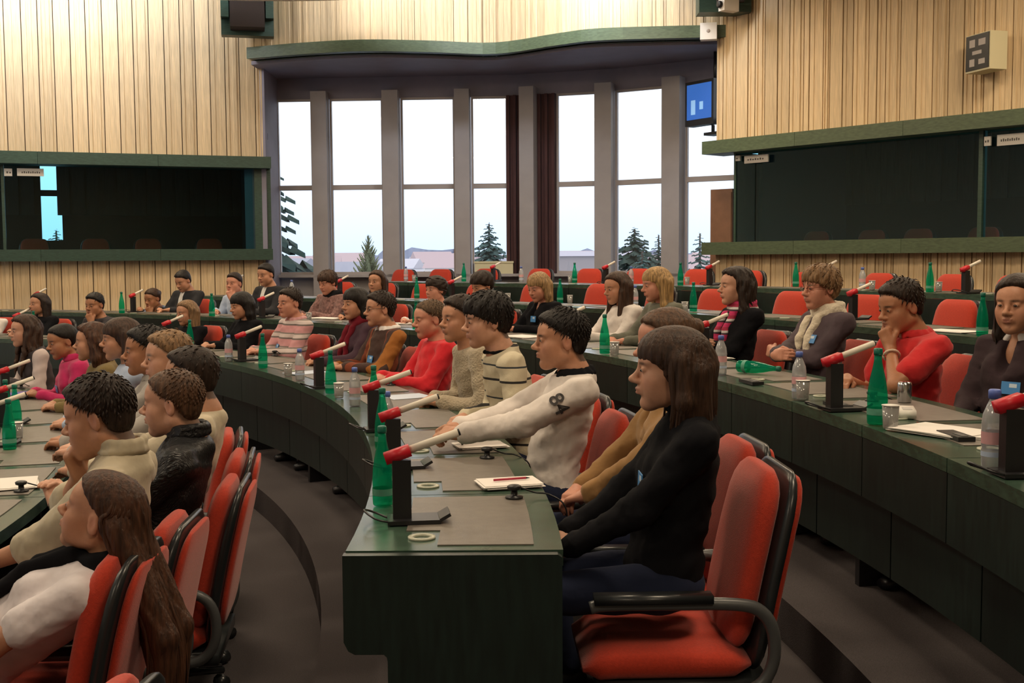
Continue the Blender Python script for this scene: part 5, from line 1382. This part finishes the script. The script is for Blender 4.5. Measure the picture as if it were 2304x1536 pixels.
# ================================================================ things on the desks
GREENGL = bpy.data.materials.new('green_bottle_glass'); GREENGL.use_nodes = True
t_ = GREENGL.node_tree; t_.nodes.clear()
o_ = N(t_, 'ShaderNodeOutputMaterial'); tr_ = N(t_, 'ShaderNodeBsdfTransparent'); tr_.inputs[0].default_value = (0.16, 0.80, 0.55, 1)
pr_ = N(t_, 'ShaderNodeBsdfPrincipled'); pr_.inputs['Base Color'].default_value = (0.0, 0.36, 0.21, 1); pr_.inputs['Roughness'].default_value = 0.08
mx_ = N(t_, 'ShaderNodeMixShader'); mx_.inputs[0].default_value = 0.34
t_.links.new(tr_.outputs[0], mx_.inputs[1]); t_.links.new(pr_.outputs[0], mx_.inputs[2]); t_.links.new(mx_.outputs[0], o_.inputs[0])
def highlit_glass(name, tint, white, mixf):  # clear pane with diffuse white mixed in to imitate pale highlights
    m = thin_glass(name, tint, 0.10, 0.08); t = m.node_tree
    out = [n for n in t.nodes if n.type == 'OUTPUT_MATERIAL'][0]; src = out.inputs[0].links[0].from_socket
    df = N(t, 'ShaderNodeBsdfDiffuse'); df.inputs[0].default_value = (*white, 1); mx = N(t, 'ShaderNodeMixShader'); mx.inputs[0].default_value = mixf
    t.links.new(src, mx.inputs[1]); t.links.new(df.outputs[0], mx.inputs[2]); t.links.new(mx.outputs[0], out.inputs[0]); return m
CLEARPL = highlit_glass('clear_bottle_plastic', (0.90, 0.93, 0.95), (0.80, 0.82, 0.85), 0.30)
WATERGL = highlit_glass('tumbler_glass', (0.92, 0.94, 0.94), (0.80, 0.78, 0.75), 0.25)
BLUECAP = mat('blue_cap', (0.10, 0.16, 0.50), 0.4)
PINKLAB = mat('pink_label', (0.62, 0.34, 0.36), 0.6)
PALELAB = mat('pale_blue_label', (0.45, 0.55, 0.72), 0.6)
GREENCAP = mat('green_cap', (0.0, 0.12, 0.08), 0.35)
MICRED = mat('mic_red', (0.55, 0.010, 0.022), 0.40)
MICWHITE = mat('mic_cream_tube', (0.74, 0.68, 0.58), 0.45)
PAPER = mat('white_paper', (0.80, 0.76, 0.72), 0.8)
PENRED = mat('red_pen', (0.40, 0.02, 0.05), 0.4)
PENBLK = mat('black_pen', (0.015, 0.015, 0.02), 0.4)
def m_mic():
    t = empty('desk_microphone', (0, 0, -50))     # local +X towards the sitter
    MB().box((-0.045, -0.055, 0), (0.115, 0.055, 0.012)).bevel(0.004, 1).build('base_plate', BLACKP, t)
    MB().box((0.115, -0.05, 0.0), (0.15, 0.05, 0.010), Matrix.Translation((0.112, 0, 0.006)) @ Matrix.Rotation(-0.5, 4, 'Y') @ Matrix.Translation((-0.112, 0, -0.003))).build('front_lip', BLACKP, t)
    MB().box((-0.028, -0.021, 0.01), (0.028, 0.021, 0.19)).bevel(0.008, 2).build('column', BLACKP, t)
    R_ = Matrix.Translation((-0.02, 0, 0.20)) @ Matrix.Rotation(-0.32, 4, 'Y')
    MB().box((-0.03, -0.019, -0.014), (0.05, 0.019, 0.020), R_).bevel(0.008, 2).build('red_joint', MICRED, t, smooth=True)
    a = R_ @ Vector((0.05, 0, 0.004)); b = R_ @ Vector((0.205, 0, 0.004)); d_ = (b - a).normalized()
    tb = MB().tube([a, b], 0.0125, 10).build('tube', MICWHITE, t)
    MB().tube([b, b + d_ * 0.006], 0.011, 10).build('tip_grille', BLACKP, tb)
    cb = spline([(-0.04, 0.02, 0.006), (-0.09, 0.06, 0.02), (-0.115, 0.01, 0.035), (-0.08, -0.05, 0.02), (-0.03, -0.045, 0.006)], 6)
    MB().tube(cb, 0.0035, 6).build('cable', BLACKP, t)
    return t
def m_green():
    t = empty('green_bottle', (0, 0, -50))
    MB().lathe([(0.030, 0), (0.033, 0.004), (0.034, 0.03), (0.033, 0.06), (0.034, 0.085), (0.032, 0.115), (0.026, 0.155), (0.018, 0.19), (0.0135, 0.215), (0.0125, 0.238)], 18).build('body', GREENGL, t)
    MB().lathe([(0.0145, 0.236), (0.015, 0.242), (0.015, 0.256), (0.012, 0.259)], 14).build('cap', GREENCAP, t)
    MB().lathe([(0.0345, 0.034), (0.0345, 0.056)], 18, caps=False).build('label_band', mat('bottle_band', (0.10, 0.34, 0.24), 0.5), t)
    return t
def m_clear():
    t = empty('water_bottle', (0, 0, -50))
    MB().lathe([(0.026, 0), (0.030, 0.005), (0.031, 0.05), (0.0285, 0.056), (0.031, 0.062), (0.031, 0.12), (0.028, 0.145), (0.018, 0.17), (0.0125, 0.182), (0.0125, 0.19)], 18).build('body', CLEARPL, t)
    MB().lathe([(0.016, 0.186), (0.016, 0.207), (0.013, 0.210)], 14).build('cap', BLUECAP, t)
    MB().lathe([(0.0315, 0.068), (0.0315, 0.100)], 18, caps=False).build('label_band', PINKLAB, t)
    MB().lathe([(0.0315, 0.035), (0.0315, 0.048)], 18, caps=False).build('lower_band', PALELAB, t)
    return t
def m_glass():
    t = empty('tumbler', (0, 0, -50))
    MB().lathe([(0.024, 0.0), (0.026, 0.008), (0.030, 0.085), (0.0285, 0.085), (0.0245, 0.012), (0.0, 0.010)], 16).build('cup', WATERGL, t)
    MB().lathe([(0.0, 0.086), (0.032, 0.086), (0.032, 0.088), (0.0, 0.0885)], 16).build('paper_cover', PAPER, t)
    return t
def m_knob():
    t = empty('earphone_stand', (0, 0, -50))
    MB().lathe([(0.030, 0), (0.030, 0.006), (0.012, 0.010), (0.011, 0.026), (0.022, 0.030), (0.024, 0.040), (0.018, 0.044)], 14).build('stand', BLACKP, t)
    cb = spline([(0.024, 0.0, 0.034), (0.07, 0.03, 0.012), (0.12, 0.02, 0.005), (0.17, 0.00, -0.03), (0.18, 0, -0.12)], 6)
    MB().tube(cb, 0.003, 5).build('cable', BLACKP, t)
    return t
KIND = dict(mic=(m_mic(), 'microphone'), green=(m_green(), 'bottle'), clear=(m_clear(), 'bottle'), glass=(m_glass(), 'glass'), knob=(m_knob(), 'earphone stand'))
USED = set()
def put(kind, row, px, py, label, rz=0.0, dz=0.0, scale=1.0, group=None):
    p = at_z(px, py, RFL[row] + DH + 0.0045); r, phi = pol(p)
    ri = R0 + ROFF[row]; r = min(max(r, ri + 0.05), ri + DW - 0.05)      # keep it on the table top
    p = polar(r, phi, p.z + dz)
    src, cat = KIND[kind]
    t = src if kind not in USED else copy_tree(src); USED.add(kind)
    t.location = p; t.rotation_euler = (0, 0, phi + rz); t.scale = (scale,) * 3
    return tag(t, label, cat, group)
def sheet(row, px, py, w_, l_, label, rz=0.0, th=0.004, m=PAPER, name='paper_sheet', cat='paper', n=1):
    p = at_z(px, py, RFL[row] + DH + 0.0045); r, phi = pol(p); ri = R0 + ROFF[row]
    r = min(max(r, ri + l_ / 2 + 0.01), ri + DW - l_ / 2 - 0.01); p = polar(r, phi, p.z)
    if n == 1:
        o = MB().box((-l_ / 2, -w_ / 2, 0), (l_ / 2, w_ / 2, th)).build(name, m); o.location = p; o.rotation_euler = (0, 0, phi + rz)
        return tag(o, label, cat)
    t = empty(name, p, phi + rz, label, cat)
    for k in range(n):
        o = MB().box((-l_ / 2, -w_ / 2, th * k), (l_ / 2, w_ / 2, th * (k + 0.8))).build('page', m, t)
        o.rotation_euler = (0, 0, 0.05 * math.sin(k * 2.3)); o.location = (0.006 * math.sin(k * 1.7), 0.008 * math.cos(k * 2.9), 0)
    return t
def pen(row, px, py, m, label, rz, dz=0.0):
    p = at_z(px, py, RFL[row] + DH + 0.005 + dz); r, phi = pol(p)
    t = empty('pen', p, phi + rz, label, 'pen')
    MB().tube([(-0.065, 0, 0.005), (0.055, 0, 0.005)], 0.0042, 8).build('barrel', m, t)
    MB().tube([(0.055, 0, 0.005), (0.070, 0, 0.004)], [0.004, 0.001], 8).build('nib', PENBLK, t)
# ---- second row desk (foreground arc)
B = 'B'
put('mic', B, 905, 1172, 'microphone with black column nearest the dark end panel', 0.10)
put('mic', B, 885, 1052, 'second microphone along the foreground desk, before the boy in the brown coat', 0.1)
put('mic', B, 833, 968, 'microphone before the boy in the white 84 sweater', 0.05)
put('mic', B, 714, 872, 'microphone beside the boy in the red sweatshirt', 0.1)
put('mic', B, 545, 812, 'microphone before the girl in black with the fringe', 0.1)
put('mic', B, 378, 775, 'microphone before the girl with long light brown hair', 0.1)
put('mic', B, 195, 740, 'microphone before the boy with his hand over his mouth', 0.1)
put('green', B, 862, 1135, 'green glass bottle behind the nearest microphone')
put('green', B, 848, 1010, 'green glass bottle beside the second microphone of the foreground desk')
put('green', B, 842, 935, 'green glass bottle before the boy in the white 84 sweater')
put('green', B, 739, 885, 'green glass bottle before the boy with glasses')
put('green', B, 592, 828, 'green glass bottle before the boy in the pink striped shirt')
put('green', B, 428, 782, 'green glass bottle before the girl with long light brown hair')
put('green', B, 226, 742, 'green glass bottle between the girls in the second row at the left')
put('clear', B, 872, 985, 'clear water bottle with lilac cap half hidden by the red microphone joint')
put('clear', B, 799, 912, 'clear water bottle with blue cap before the boy in the red sweatshirt')
put('clear', B, 666, 855, 'clear water bottle before the boy in the pink striped shirt')
put('clear', B, 515, 812, 'clear water bottle before the girl in black with the fringe')
put('glass', B, 760, 895, 'small covered tumbler beside the bottle before the boy with glasses')
put('glass', B, 640, 846, 'small covered tumbler before the boy in the pink striped shirt')
put('glass', B, 862, 965, 'small covered tumbler on the foreground desk before the white 84 sweater')
put('knob', B, 1157, 1120, 'black earphone stand beside the notepad with the red pen', 0.0)
put('knob', B, 1096, 1030, 'black earphone stand beside the notepad with the black pen', 0.0)
put('knob', B, 880, 866, 'black earphone stand before the boy in the red sweatshirt', 0.0)
put('knob', B, 760, 828, 'black earphone stand before the girl with the burgundy scarf', 0.0)
put('knob', B, 620, 800, 'black earphone stand before the boy in the pink striped shirt', 0.0)
sheet(B, 1152, 1090, 0.15, 0.21, 'thick white notepad with a red pen near the dark end panel', 0.16, 0.0026, n=5, name='notepad', cat='notepad')
pen(B, 1150, 1080, PENRED, 'red pen lying on the near notepad', 0.25, 0.014)
sheet(B, 1080, 1003, 0.15, 0.21, 'white notepad with a black pen before the white sweater', 0.1, 0.0024, n=4, name='notepad', cat='notepad')
pen(B, 1045, 996, PENBLK, 'black pen lying on the notepad before the white sweater', 1.3, 0.011)
sheet(B, 915, 892, 0.21, 0.26, 'pale blue sheet before the boy in the red sweatshirt', 0.2, 0.002, m=mat('pale_blue_paper', (.55, .62, .75), .7))
sheet(B, 690, 838, 0.20, 0.28, 'pale sheet before the boy in the pink striped shirt', 0.3, 0.002, m=mat('pale_blue_paper', (0, 0, 0)))
# ---- third row desk (right)
C = 'C'
put('clear', C, 1768, 898, 'clear water bottle with blue cap before the woman with the white scarf')
put('clear', C, 2187, 1055, 'clear water bottle with blue cap nearest the right edge', scale=1.12)
put('clear', C, 1622, 842, 'clear water bottle beside the fallen green bottle')
put('mic', C, 1868, 922, 'microphone before the boy in the red polo shirt', 0.1)
put('mic', C, 2275, 1068, 'microphone with red joint at the right edge', 0.05)
put('mic', C, 1583, 806, 'microphone before the woman with the pink striped scarf', 0.1)
put('mic', C, 1270, 776, 'microphone on the third desk before the girl in white', 0.1)
put('green', C, 1929, 955, 'tall green glass bottle before the boy in the red polo shirt', scale=1.1)
put('green', C, 1341, 796, 'green glass bottle before the girl in white with long hair')
put('green', C, 905, 742, 'green glass bottle behind the head of the boy with glasses')
put('glass', C, 1797, 900, 'covered tumbler beside the bottle before the white scarf')
put('glass', C, 1983, 965, 'covered tumbler beside the tall green bottle')
put('glass', C, 1362, 800, 'covered tumbler beside the green bottle of the girl in white')
put('glass', C, 695, 722, 'covered tumbler before the boy with the black neck scarf')
put('knob', C, 1962, 902, 'black earphone stand before the boy in the red polo shirt', 0.4)
gb = put('green', C, 1662, 838, 'green glass bottle lying on its side near the pink scarf', dz=0.036)
gb.rotation_euler = (math.pi / 2, 0.0, gb.rotation_euler.z + 0.55)
p = at_z(2035, 905, RFL['C'] + DH + 0.004)
t = empty('drink_can', p, 0, 'small silver can before the boy in the red polo shirt', 'can')
MB().lathe([(0.026, 0), (0.030, 0.006), (0.030, 0.078), (0.026, 0.088)], 18).build('body', CHROME, t)
MB().lathe([(0.025, 0.088), (0.025, 0.089), (0.001, 0.087)], 18).build('lid', CHROME, t)
p = at_z(2040, 935, RFL['C'] + DH + 0.004); r_, ph_ = pol(p)
t = empty('hand_receiver', p, ph_ + 1.2, 'small white receiver lying before the boy in the red polo shirt', 'receiver')
MB().box((-0.085, -0.03, 0), (0.085, 0.03, 0.03)).bevel(0.013, 3).build('body', WHITEP, t, smooth=True)
MB().box((-0.055, -0.018, 0.029), (0.02, 0.018, 0.032)).build('keypad', mat('pale_grey_keys', (.5, .48, .46), .5), t)
sheet(C, 2120, 972, 0.30, 0.22, 'stack of white papers before the woman at the right edge', 0.5, 0.003, n=4, name='paper_stack')
sheet(C, 2250, 985, 0.22, 0.16, 'white paper pile behind the right edge microphone', 0.9, 0.003, n=3, name='paper_stack')
sheet(C, 1640, 806, 0.18, 0.22, 'white notepad with red edge before the pink striped scarf', 0.2, 0.0026, n=4, name='notepad', cat='notepad')
sheet(C, 1175, 758, 0.30, 0.24, 'white open papers before the blonde woman in black', 0.2, 0.003, n=3, name='paper_stack')
sheet(C, 925, 727, 0.26, 0.22, 'white papers before the curly haired person', 0.2, 0.003, n=2, name='paper_stack')
sheet(C, 745, 716, 0.40, 0.22, 'white papers before the boy with the black neck scarf', 0.1, 0.003, n=3, name='paper_stack')
for px, py, lb in ((1690, 862, 'small black console near the fallen bottle'), (2150, 985, 'small black console beside the white papers'), (1885, 915, 'small black console at the foot of the microphone of the red polo boy')):
    p = at_z(px, py, RFL['C'] + DH + 0.004); r_, ph_ = pol(p)
    t = empty('desk_console', p, ph_, lb, 'console')
    MB().box((-0.03, -0.085, 0), (0.03, 0.085, 0.016)).bevel(0.004, 1).build('case', BLACKP, t)
    MB().box((-0.012, -0.07, 0.016), (0.012, 0.0, 0.018)).build('button_strip', mat('dark_grey_keys', (.08, .08, .08), .5), t)
# ---- fourth and fifth rows
D, E_ = 'D', 'E'
ROWS_ITEMS = [
 ('green', D, 2194, 757), ('mic', D, 1919, 719), ('green', D, 1291, 680), ('glass', D, 1310, 681), ('clear', D, 1429, 690), ('green', D, 1560, 700), ('glass', D, 1541, 701),
 ('mic', D, 1138, 668), ('clear', D, 1183, 672), ('glass', D, 1165, 676), ('mic', D, 925, 660), ('clear', D, 885, 655), ('green', D, 1053, 666), ('mic', D, 712, 655),
 ('green', E_, 2092, 657), ('glass', E_, 2112, 656), ('mic', E_, 2172, 660), ('green', E_, 1792, 645), ('clear', E_, 1940, 650), ('glass', E_, 1962, 652), ('green', E_, 1293, 636), ('glass', E_, 1311, 635),
 ('mic', E_, 1353, 640), ('clear', E_, 1420, 638), ('green', E_, 1531, 642), ('glass', E_, 1547, 640), ('mic', E_, 1596, 642), ('mic', E_, 1880, 646), ('clear', E_, 977, 630), ('glass', E_, 1000, 630), ('mic', E_, 1110, 634), ('green', E_, 1078, 632), ('clear', E_, 1186, 634)]
NAMEK = dict(mic='microphone', green='green glass bottle', clear='clear water bottle', glass='covered tumbler')
ORD = ['first', 'second', 'third', 'fourth', 'fifth', 'sixth', 'seventh', 'eighth', 'ninth', 'tenth', 'eleventh', 'twelfth', 'thirteenth']
for rw, nm in ((D, 'fourth'), (E_, 'rearmost')):
    for kd in ('mic', 'green', 'clear', 'glass'):
        its = sorted([i for i in ROWS_ITEMS if i[0] == kd and i[1] == rw], key=lambda i: -i[2])
        for j, (_, _, px, py) in enumerate(its):
            put(kd, rw, px, py, '%s on the %s desk, %s of its kind from the right' % (NAMEK[kd], nm, ORD[j]), 0.1, group='%ss on the %s desk' % (NAMEK[kd], nm))
sheet(D, 2140, 745, 0.34, 0.2, 'white and red papers on the fourth desk at the right', 0.2, 0.003, n=2, name='paper_stack')
sheet(D, 1000, 645, 0.3, 0.2, 'pale sheet on the rear desk below the third window', 0.2, 0.003)
# ---- inner row desk at the left
A = 'A'
put('mic', A, 8, 955, 'microphone with dark column on the inner desk at the left edge', 0.1)
put('mic', A, -20, 1005, 'microphone whose cream tube enters at the left edge', 0.1)
put('mic', A, 12, 900, 'microphone with red joint before the girl in pink', 0.1)
put('green', A, 36, 965, 'green glass bottle on the inner desk, right one of the pair')
put('green', A, 15, 950, 'green glass bottle on the inner desk, left one of the pair')
put('green', A, 22, 1010, 'green glass bottle on the inner desk nearest the camera')
put('glass', A, 40, 985, 'tumbler on the inner desk beside the green bottles')
sheet(A, 62, 865, 0.28, 0.22, 'white papers on the inner desk before the girl in pink', 0.2, 0.003, n=3, name='paper_stack')
sheet(A, 85, 885, 0.30, 0.22, 'purple folder on the inner desk below the white papers', 0.2, 0.006, m=mat('purple_card', (.16, .12, .42), .5), name='folder', cat='folder')
sheet(A, 28, 1090, 0.26, 0.2, 'white papers on the inner desk before the boy in cream', 0.2, 0.003, n=3, name='paper_stack')
put('knob', A, 68, 872, 'black earphone stand before the girl in pink', 0.2)
put('knob', A, 48, 1105, 'black earphone stand before the boy in cream', 0.2)
put('knob', A, 112, 893, 'black earphone stand on the purple folder', 0.2)
# long green bottle glimpsed on the left of the third desk
put('green', C, 268, 705, 'green glass bottle on the third desk below the left wall')
put('green', C, 467, 712, 'green glass bottle on the third desk before the boy in pale blue')
put('mic', C, 300, 702, 'microphone on the third desk near the man with the tracksuit sleeve', 0.1)
put('mic', C, 150, 692, 'microphone on the third desk below the left wall', 0.1)
put('mic', C, 590, 715, 'microphone on the third desk before the boy in black and white', 0.1)

# ================================================================ outside the windows
GZ = -7.0
GRASS = mat('hazy_ground', (0.42, 0.47, 0.52), 0.9, var=0.25, scale=0.05)  # pale blue of the distance haze put into the ground colour
o = MB().prism([(-700, 40), (700, 40), (900, 1500), (-900, 1500)], GZ - 0.1, GZ).build('ground', GRASS); tag(o, kind='structure')
CONIF = mat('conifer_green', (0.020, 0.040, 0.030), 0.9, var=0.3, scale=3)
CONIFB = mat('blue_spruce', (0.045, 0.085, 0.080), 0.9, var=0.3, scale=3)
POPL = mat('poplar_olive', (0.16, 0.17, 0.09), 0.9, var=0.3, scale=3)
BARK = mat('bark', (0.05, 0.035, 0.028), 0.9)
def conifer(px, top_y, Y, width, m, label, name='conifer', tiers=12, seed=1, droop=0.35, base=None):
    rg = random.Random(seed)
    p = at_y(px, top_y, Y); top = p.z; h = top - (GZ if base is None else base)
    t = empty(name, (p.x, p.y, GZ if base is None else base), 0, label, 'tree', 'trees outside the windows')
    MB().tube([(0, 0, 0), (0, 0, h * 0.97)], [0.02 * h, 0.004 * h], 7).build('trunk', BARK, t)
    mb = MB()
    n_b = tiers * 16
    for k in range(n_b):
        f = (k + 0.5) / n_b; z = h * (0.06 + 0.92 * f); L = width * 1.25 * (1 - f) ** 0.75 * rg.uniform(0.65, 1.15) + 0.02 * width
        a = k * 2.4 + rg.uniform(-.3, .3); d = Vector((math.cos(a), math.sin(a), 0)); s = Vector((-d.y, d.x, 0))
        for j in range(3):
            g0, g1 = j / 3, (j + 1) / 3
            q0 = d * (L * g0) + Vector((0, 0, z - droop * L * g0 ** 1.4 + 0.10 * L * (j == 2)))
            q1 = d * (L * g1) + Vector((0, 0, z - droop * L * g1 ** 1.4 + (0.14 * L if j == 2 else 0)))
            w0, w1 = L * (0.16, 0.24, 0.20)[j], L * (0.24, 0.20, 0.02)[j]; dr = Vector((0, 0, -0.16 * L))
            mb.add([q0 - s * w0 + dr * 0.7, q0 + Vector((0, 0, 0.04 * L)), q0 + s * w0 + dr * 0.7, q1 - s * w1 + dr * 0.6, q1 + Vector((0, 0, 0.03 * L)), q1 + s * w1 + dr * 0.6], [(0, 1, 4, 3), (1, 2, 5, 4), (0, 3, 5, 2)])
    mb.build('foliage', m, t)
    return t
conifer(1100, 490, 62, 3.0, CONIFB, 'bushy spruce seen through the window left of the middle column', seed=2, tiers=14)
conifer(1428, 500, 52, 3.6, CONIF, 'dark pointed spruce, larger one in the wide window right of the column', seed=3, tiers=16)
conifer(1482, 517, 70, 2.0, CONIF, 'thin spruce top beside the dark pointed spruce', seed=4)
conifer(1575, 512, 62, 2.2, CONIFB, 'sparse spruce in the rightmost window', seed=5, tiers=8)
conifer(828, 520, 75, 1.7, POPL, 'slim olive poplar in the second window from the left', 'poplar', seed=6, droop=-0.9, tiers=16)
conifer(596, 330, 34, 3.3, CONIF, 'large dark conifer at the left edge of the first window', seed=8, tiers=10, droop=0.5)
conifer(1445, 547, 38, 1.9, CONIFB, 'low bushy evergreen under the pointed spruce', seed=9, tiers=12)
conifer(1602, 552, 38, 1.8, CONIFB, 'low bushy evergreen in the rightmost window', seed=10, tiers=12)
conifer(126, 505, 60, 2.4, CONIF, 'small dark tree seen through the left booth', seed=11)
WALLC = [mat('house_wall_a', (.70, .64, .62), .8), mat('house_wall_b', (.58, .50, .50), .8), mat('house_wall_c', (.74, .72, .76), .8)]
ROOFC = [mat('house_roof_a', (.40, .30, .32), .8), mat('house_roof_b', (.28, .28, .34), .8), mat('house_roof_c', (.46, .44, .50), .8)]
WINM = mat('house_window', (.10, .11, .15), .3)
def OR2(i):
    L_ = ['first', 'second', 'third', 'fourth', 'fifth', 'sixth', 'seventh', 'eighth', 'ninth']
    return L_[i] if i < 9 else (['tenth', 'eleventh', 'twelfth', 'thirteenth', 'fourteenth', 'fifteenth', 'sixteenth', 'seventeenth', 'eighteenth', 'nineteenth', 'twentieth'][i - 9] if i < 20 else 'twenty ' + L_[i - 20])
rg = random.Random(12); cnt_ = {'left': 0, 'right': 0}
for hi, px in enumerate(list(range(636, 1150, 24)) + list(range(1250, 1680, 28))):
    Y = 165 + 38 * ((hi * 3) % 8); c = at_y(px, 575, Y)
    w2, d2, hw, hr = rg.uniform(3.2, 5.2), rg.uniform(4, 5.5), rg.uniform(5.0, 8.0), rg.uniform(1.6, 3)
    wx = 'left' if px < 1180 else 'right'
    t = empty('far_house', (c.x, c.y, GZ), rg.uniform(-.3, .3), 'pale house in the far town %s of the column, %s from the left' % (wx, OR2(cnt_[wx])), 'house', 'distant houses %s of the column' % wx)
    cnt_[wx] += 1; k = rg.randrange(3)
    MB().box((-w2, -d2, 0), (w2, d2, hw)).build('walls', WALLC[k], t)
    MB().add([(-w2 - .3, -d2 - .3, hw), (w2 + .3, -d2 - .3, hw), (w2 + .3, d2 + .3, hw), (-w2 - .3, d2 + .3, hw), (-w2 - .3, 0, hw + hr), (w2 + .3, 0, hw + hr)], [(0, 1, 5, 4), (2, 3, 4, 5), (1, 2, 5), (3, 0, 4), (0, 3, 2, 1)]).build('roof', ROOFC[(k + px) % 3], t)
    for q in range(3):
        x = -w2 * .65 + w2 * .65 * q
        MB().box((x - .45, -d2 - .05, hw * .5), (x + .45, -d2 + .02, hw * .78)).build('house_window', WINM, t)
c = at_y(1298, 580, 95)
t = empty('flat_building', (c.x, c.y, GZ), 0, 'low flat roofed building in the window right of the column', 'building')
zt = at_y(1298, 576, 95).z - GZ
MB().box((-4.5, 0, 0), (4.5, 9, zt)).build('walls', mat('flat_wall', (.30, .26, .27), .8), t)
MB().box((-4.7, -.2, zt), (4.7, 9.2, zt + .4)).build('roof_edge', mat('flat_edge', (.62, .56, .62), .8), t)
# low wooded skyline far behind the town
mb = MB(); rg = random.Random(5); pts = []
for k in range(160):
    x = -420 + 840 * k / 159; pts.append((x, 540 + 40 * math.sin(k * .7)))
for k in range(159):
    (x0, y0), (x1, y1) = pts[k], pts[k + 1]; h0 = 4 + 3.5 * abs(math.sin(k * 1.3)) + 2 * math.sin(k * .37); h1 = 4 + 3.5 * abs(math.sin((k + 1) * 1.3)) + 2 * math.sin((k + 1) * .37)
    mb.add([(x0, y0, GZ), (x1, y1, GZ), (x1, y1, GZ + h1 + 5), (x0, y0, GZ + h0 + 5), (x0, y0 + 12, GZ), (x1, y1 + 12, GZ), (x1, y1 + 12, GZ + h1 + 3), (x0, y0 + 12, GZ + h0 + 3)], [(0, 1, 2, 3), (3, 2, 6, 7), (4, 7, 6, 5)])
o = mb.build('woodland', mat('far_wood', (.26, .28, .38), .9, var=.2, scale=.1)); tag(o, 'grey blue band of far woodland on the horizon', 'woodland', kind='stuff')
